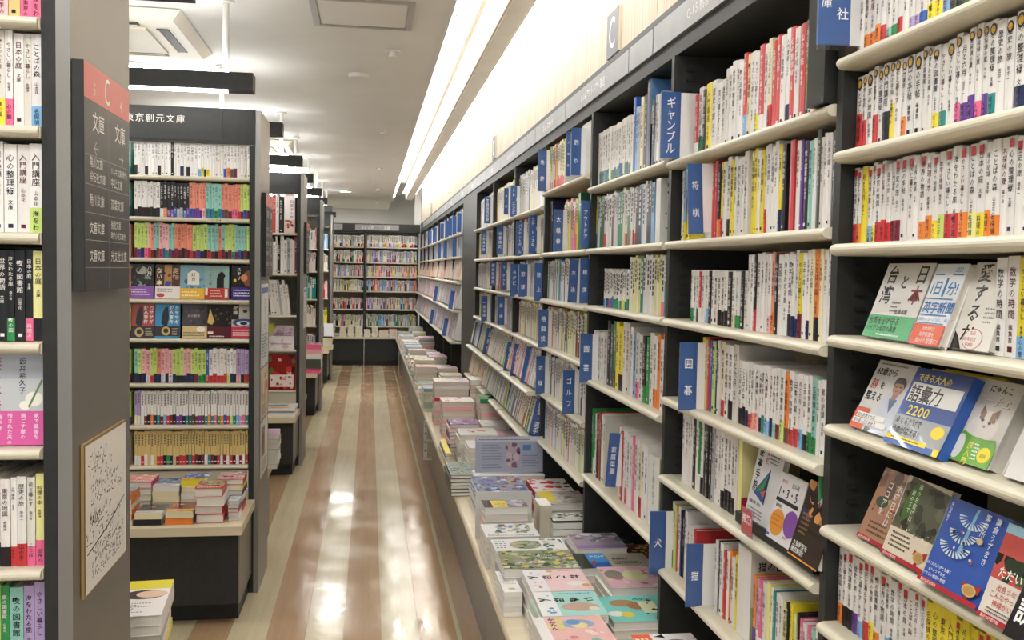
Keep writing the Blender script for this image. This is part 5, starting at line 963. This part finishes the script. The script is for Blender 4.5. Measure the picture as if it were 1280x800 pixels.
turned(top_n, 'ねこほん', .18, .193, '1c1c20', .034, .168, .118)
pile(.398, .452, 2.705, 2.90, .515, 5, ['W', 'w'], [('r', 0, 0, 1, 1, 'eeecea'), ('l', .15, .35, .85, .95, 9, 'b0b0ae'), ('e', .5, .15, .2, .05, 'b8b888'), ('l', .7, .1, .9, .16, 1, 'a0a0a0')], 'small plain white booklet at the counter edge', spine='bottom', seed=26, jit=.0008, name='booklet')
green = ['5c7048', '8ca060', 'c8c47c', '3c5038', 'd8b84a', 'b0a898', 'dcdcd0', '78886a', 'a08890']
pile(.412, .645, 2.81, 2.995, .550, 4, ['W', 'S', 'w'], [('r', 0, 0, 1, 1, '8c9870'), ('b', 230, 0, 0, 1, 1, green, .055), ('r', .5, .42, .78, .82, '3c6450'), ('l', .54, .48, .75, .78, 4, 'd8e0d0')], 'garden magazine with dense greenery photo cover', spine='left', seed=27, jit=.001, cat='magazine')
pile(.415, .655, 3.0, 3.155, .542, 5, ['W', 'w'], [('r', 0, 0, 1, 1, 'eceeee'), ('e', .45, .55, .22, .32, '86906a'), ('b', 26, .25, .3, .65, .85, ['5c7048', 'a8a888', '98b8d0', 'c8b090'], .05), ('b', 30, .68, .05, .98, .95, ['e0e0dc', '5a5a58', '4a7a68', 'c8c8c4'], .05), ('l', .03, .3, .2, .9, 4, '70787c')], 'white magazine with an oval mountain photo', seed=28, jit=.001, cat='magazine')
pile(.402, .588, 3.165, 3.33, .548, 6, ['W', 'w'], [('r', 0, 0, 1, 1, 'e8eaec'), ('b', 50, .2, .25, .9, .98, ['88965a', '3c4438', 'c0b890', '6a90c8', 'a8b0a0'], .07), ('l', .05, .05, .9, .22, 2, '505458')], 'white guidebook with green landscape and blue sky', spine='left', seed=29, jit=.001, name='guidebook')
pile(.418, .578, 3.36, 3.47, .60, 6, ['W', 'w', 'p'], [('r', 0, 0, 1, 1, '8a7880'), ('r', .2, 0, .55, .9, 'e6cc40'), ('l', .25, .1, .5, .8, 3, 'a8902c'), ('b', 16, .55, 0, 1, 1, ['b8a0b8', '90b0c8', 'd8c8d0'], .12), ('r', 0, 0, .2, 1, '4a3038')], 'small book with yellow and mauve cover before the grey plate', spine='top', seed=30, jit=.002)
o = B(0, .215, 0, .003, 0, .175).build('display_plate', 'soft_plate', None, T(.405, 3.525, .441) @ RX(-3), label='blank pale grey display plate standing among the counter piles', cat='display plate')
o = B(0, .045, 0, .12, 0, .15).build('booklet_box', 'back_cream', None, T(.628, 3.40, .441), label='upright pale booklet pack beside the grey plate', cat='box'); B(.001, .044, .001, .119, .045, .1515).build('booklets', 'pages', o)
# open case with four layers
o = empty('book_case', (.665, 3.34, .441), 'black rimmed case of white layered books', 'box')
for i in range(4): B(.002, .158, 0, .115, .002+i*.026, .024+i*.026).build('layer', 'white_paint', o)
B(0, .16, -.001, .118, .1065, .1095).build('rim', 'slot_black', o); art([('r', 0, 0, 1, 1, 'd0d4cc'), ('b', 40, 0, .3, 1, 1, ['6a6a60', 'e8e8e4', '788868', '584a58'], .07)], .154, .11, 3).build('cover_print', 'glossy_print', o, T(.003, .003, .1096) @ RX(-90))
pile(.665, .835, 3.50, 3.70, .575, 5, ['W', 'S', 'w'], [('r', 0, 0, 1, 1, 'b8b0b0'), ('r', 0, .2, .32, 1, 'e0c848'), ('b', 26, .3, 0, 1, 1, ['a88c98', '90a890', 'c8c0b8', '78888c'], .1)], 'book with yellow and mauve photos behind the black rimmed case', seed=31)
pile(.675, .84, 3.78, 4.02, .555, 4, ['R', 'W'], [('r', 0, 0, 1, 1, 'e8e4e4'), ('b', 26, 0, .1, .8, 1, ['cc3a38', 'd85048', 'e8e0e0'], .14), ('b', 8, .6, 0, 1, .8, ['2c2428', 'e8e4e4'], .09)], 'white book splashed with red shapes', seed=32)
pile(.445, .655, 3.80, 4.10, .553, 6, ['W', 'B', 'w'], [('r', 0, 0, 1, 1, '8c98b8'), ('b', 90, 0, 0, 1, 1, ['3858a0', 'c8b060', 'e8e4e8', '8a6a40', 'a04038', '6a80b0'], .07)], 'blue illustrated game magazine', spine='bottom', seed=33, cat='magazine')
pile(.47, .785, 4.13, 4.26, .545, 5, ['W', 'S'], None, 'pale box file under the clear leaflet stand', seed=34, name='box_file')
o = empty('leaflet_stand', (.47, 4.17, .546), 'clear acrylic leaflet stand with a manga style notice sheet', 'stand')
B(0, .315, 0, .002, 0, .17).build('front_sheet', 'acrylic', o, RX(-4)); B(0, .315, 0, .05, 0, .002).build('foot', 'acrylic', o)
art([('r', 0, 0, 1, 1, 'b8bcd0'), ('r', .02, .86, .98, .98, 'dcdce8'), ('l', .05, .88, .9, .95, 1, '60607a'), ('l', .1, .1, .4, .8, 9, '8a8ca4'), ('r', .44, .12, .66, .82, 'c8b8c4'), ('b', 16, .44, .12, .66, .82, ['8a6a80', 'e0c8d0', '5a4a60'], .05), ('r', .7, .6, .82, .76, '6a98cc'), ('l', .7, .15, .95, .5, 5, '8088a0')], .305, .16, 5).build('notice_sheet', 'glossy_print', o, T(.005, .0045, .006) @ RX(-4))
pile(.37, .482, 4.20, 4.50, .535, 6, ['K', 'K'], [('r', 0, 0, 1, 1, '8a948c'), ('b', 40, 0, .1, 1, 1, ['4a9848', '3a80c0', '8a9090', 'b0b4b0', '5a5c58'], .09)], 'black disc case with green photo at the counter edge', seed=35, jit=.003, name='disc_case')
pile(.665, .80, 4.30, 4.46, .525, 5, ['K', 'S', 'K'], [('r', 0, 0, 1, 1, '9098b0'), ('b', 14, .2, .1, .8, .9, ['c88060', 'e0b090', '5070a8'], .1)], 'black disc case with an orange and blue photo', seed=36, name='disc_case')
pile(.805, .93, 4.28, 4.45, .515, 5, ['N', 'W', 'V'], [('r', 0, 0, 1, 1, '6a6a90')], 'navy spined book beside the disc cases', seed=37, name='disc_case')
pile(.685, .855, 3.02, 3.20, .545, 5, ['W', 'S', 'L'], [('r', 0, 0, 1, 1, 'a898a8'), ('b', 24, 0, .4, 1, 1, ['8a7a90', 'd0c8cc', '70808a'], .12), ('r', 0, 0, 1, .2, '9a80b0')], 'magazine with lilac grey cover under the shelf', spine='left', seed=38, cat='magazine')
pile(.66, .76, 2.84, 3.0, .535, 4, ['W', 'w', 'Y'], [('r', 0, 0, 1, 1, '4c8cc8'), ('r', 0, 0, .4, 1, '3c4438'), ('r', .4, 0, 1, .35, '2c60a8'), ('p', [(.42, .4), (.6, .5), (.62, .4), (.5, .2)], 'a84840'), ('t', 'POP', .5, .7, .16, 'c8e0f0'), ('l', .45, .34, .98, .44, 1, '203858')], 'book with deep blue sea cover', seed=39)
pile(.77, .90, 2.84, 3.0, .53, 4, ['w', 'W'], [('r', 0, 0, 1, 1, 'b0a898'), ('t', 'BIRD', .1, .6, .14, '3c3c3c'), ('l', .1, .3, .9, .5, 2, '504c48')], 'beige book with dark capital lettering beside the blue sea book', seed=40)
pile(.70, .875, 2.625, 2.82, .545, 4, ['W', 'w', 'W'], [('r', 0, 0, 1, 1, 'dcb4c0'), ('e', .2, .6, .16, .22, '8c8478'), ('e', .55, .55, .22, .25, 'd8d8a8'), ('b', 14, 0, 0, 1, 1, ['e8c8a0', '8a7a50', 'e0d8c8', 'b87888'], .07)], 'pink animal picture book with white pages', spine='top', seed=41, name='picture_book')
pile(.648, .835, 2.40, 2.60, .53, 4, ['W', 'w', 'W'], [('r', 0, 0, 1, 1, '7cccc4'), ('e', .32, .7, .2, .14, 'a88464'), ('e', .5, .58, .14, .14, '9a7454'), ('r', .55, .3, .8, .75, 'dce0b8'), ('e', .12, .3, .12, .1, 'e8e8e0'), ('e', .28, .26, .1, .1, 'e0c848'), ('b', 8, .4, .1, .9, .9, ['2c3c3c', 'b88c68'], .04), ('t', 'ペット', .5, .8, .09, '20302c')], 'teal pet picture book with a brown dog', spine='top', seed=42, name='picture_book')
o = B(0, .002, -.20, 0, 0, .10).build('pop_card', 'white_paint', None, T(.6425, 2.78, .441), label='upright colourful pop card between the cat and teal books', cat='card')
art([('r', 0, 0, 1, 1, 'd8dcd0'), ('b', 40, 0, 0, 1, 1, ['c86858', '88b8c0', 'e8e0a8', 'e8e8e4', 'd0a090', '78a8a0'], .07)], .196, .096, 6).build('card_face', 'printed', o, T(-.0003, -.002, .002) @ RZ(-90))
pile(.79, .935, 3.22, 3.34, .50, 3, ['K', 'S'], [('r', 0, 0, 1, 1, '2c3840'), ('b', 16, 0, 0, 1, 1, ['20282c', '4a6068', '383c30'], .15)], 'dark blue green photo book deep under the shelf', seed=44, name='photo_book')
pile(.88, 1.0, 3.02, 3.20, .50, 3, ['D', 'R'], [('r', 0, 0, 1, 1, '8a4a3c'), ('b', 26, 0, 0, 1, 1, ['a85840', 'c8b850', '5c6838', 'd8c8a8'], .08)], 'red brown photo book deep under the shelf', seed=45, name='photo_book')
pile(.84, 1.0, 3.40, 3.70, .56, 8, ['D', 'T'], None, 'tan book in the tall pile against the kick board', seed=46)
# beyond the leaflet stand
pile(.49, .745, 4.58, 4.80, .585, 8, ['W', 'w', 'W'], [('r', 0, 0, 1, 1, 'e8e6ea'), ('e', .5, .5, .22, .24, '2a282c'), ('e', .5, .5, .16, .17, 'd8d4dc'), ('b', 8, .1, .2, .9, .8, ['b8b4c8', 'e0c0d0'], .06)], 'white record sleeve like book with a black ring', seed=47)
pile(.755, .90, 4.60, 4.82, .56, 5, ['w', 'T'], [('r', 0, 0, 1, 1, 'a89868'), ('r', 0, .5, .5, 1, '6a5a40')], 'gold brown book behind the black ring book', seed=48)
pile(.47, .67, 4.86, 5.08, .60, 7, ['W', 'w'], [('r', 0, 0, 1, 1, 'ecebe8'), ('b', 12, .25, .2, .75, .8, ['d85840', 'e88868', 'ecebe8'], .07), ('l', .1, .06, .9, .14, 1, '705048')], 'white book with an orange red scribble', seed=49, jit=.008)
pile(.68, .83, 4.86, 5.06, .59, 6, ['P', 'W', 'p'], [('r', 0, 0, 1, 1, 'e0b8c0'), ('r', .1, .2, .9, .6, 'f0d8dc')], 'pink and white book behind the scribble book', seed=50)
pile(.44, .60, 5.14, 5.34, .61, 8, ['V', 'p', 'V'], [('r', 0, 0, 1, 1, 'a888b8'), ('b', 20, 0, 0, 1, 1, ['8a58a8', 'e8d8f0', 'c87898'], .1)], 'purple spined book near the counter edge', seed=51, jit=.006)
pile(.62, .80, 5.16, 5.36, .60, 7, ['W', 'p'], pic('e8e4e4', ['c8c8c8', 'd8b8b8']), 'white book with faint pink cover behind the purple ones', seed=52)
pile(.40, .43, 4.90, 5.30, .50, 4, ['Y', 'B', 'W'], None, 'thin yellow and blue booklet at the very edge', seed=53, spine='left', name='booklet')
pile(.82, .95, 5.16, 5.40, .66, 9, ['G', 'G', 'W'], pic('2c5c44', ['3c7c58', '204030']), 'green spined book in the tall pile by the shelves', spine='left', seed=54)
# farthest piles: joined, their single volumes are only a few pixels
rnd = random.Random(12); y = 6.75; i = 0; mb = MB()
def loose(x0, x1, y0, y1, zt, n, cols, bg, cs, zb):
    th = (zt-zb)/n
    for q in range(n):
        a, b = rnd.uniform(-.004, .004), rnd.uniform(-.004, .004); z = zb+q*th; cc = C(cols[(n-1-q) % len(cols)])
        mb.box(x0+a, x1+a, y0+b, y1+b, z, z+.0012, cc); mb.box(x0+a+.002, x1+a-.002, y0+b+.001, y1+b, z+.0012, z+th-.0016, C('d8cfc0')); mb.box(x0+a, x1+a, y0+b, y1+b, z+th-.0016, z+th-.0003, cc)
        if q % 3 == 0: mb.box(x0+a, x1+a, y0+b-.0006, y0+b+.001, z, z+th-.0003, cc)
    mb.box(x0, x1, y0, y1, zt-.0003, zt, C(bg))
    for q in range(14): u, v = rnd.uniform(x0, x1-.04), rnd.uniform(y0, y1-.04); mb.box(u, u+rnd.uniform(.015, .04), v, v+rnd.uniform(.01, .04), zt, zt+.0004+.0001*q, C(rnd.choice(cs)))
for args in [(.445, .64, 5.70, 5.92, .655, 8, ['W', 'p', 'W'], 'e4dcdc', ['d8b0b0', 'f0ecec', 'b85050'], .441),
             (.65, .83, 5.50, 5.75, .675, 9, ['p', 'W', 'p'], 'e0d8d8', ['b8c8b0', 'e8e0e0'], .441),
             (.65, .83, 5.50, 5.75, .70, 1, ['G'], '58885a', ['7aa870', '3c6840'], .676),
             (.425, .65, 6.16, 6.38, .725, 11, ['p', 'W', 'p', 'W', 'R'], 'e0d4d8', ['c8b8c8', 'f0e8ec', 'd8a8b0'], .441),
             (.66, .86, 6.16, 6.40, .735, 10, ['W', 'w', 'R'], 'eceae8', ['c84048', 'e8e4e0', 'f4f2f0'], .441)]: loose(*args)
looks = ['e4e2e0', 'e0c8cc', 'd8d4cc', 'a8b8a8', 'd8e0e4', 'b8c8d8', 'dcb8c4', 'dcd4b8', '8aa0b0', 'e0b0a0']
while y < 14.0:
    for j in (0, 1):
        n = rnd.randint(5, 9); l = rnd.uniform(.19, .24); th = rnd.uniform(.016, .026); x0 = .395+.182*j; c = rnd.choice(looks)
        for q in range(n):
            a, b = rnd.uniform(-.006, .006), rnd.uniform(-.006, .006); z = .441+q*th; cc = C(c if rnd.random() < .7 else rnd.choice(looks))
            mb.box(x0+a, x0+a+.172, y+b, y+b+l, z, z+.0015, cc); mb.box(x0+a+.003, x0+a+.169, y+b+.002, y+b+l, z+.0015, z+th-.002, C('d4ccbc')); mb.box(x0+a, x0+a+.172, y+b, y+b+l, z+th-.002, z+th-.0004, cc)
            if rnd.random() < .4: mb.box(x0+a, x0+a+.172, y+b-.0006, y+b+.002, z, z+th-.0004, cc)
        for q in range(8): u, v = x0+rnd.uniform(.01, .12), y+rnd.uniform(.01, l-.05); mb.box(u, u+rnd.uniform(.02, .05), v, v+.03, z+th-.0004, z+th, C(rnd.choice(looks+['8a4a4a', '4a5a80'])))
    y += rnd.uniform(.26, .32)
mb.build('distant_piles', 'printed', label='piles of books on the right counter past the white bracket', cat='books', kind='stuff')
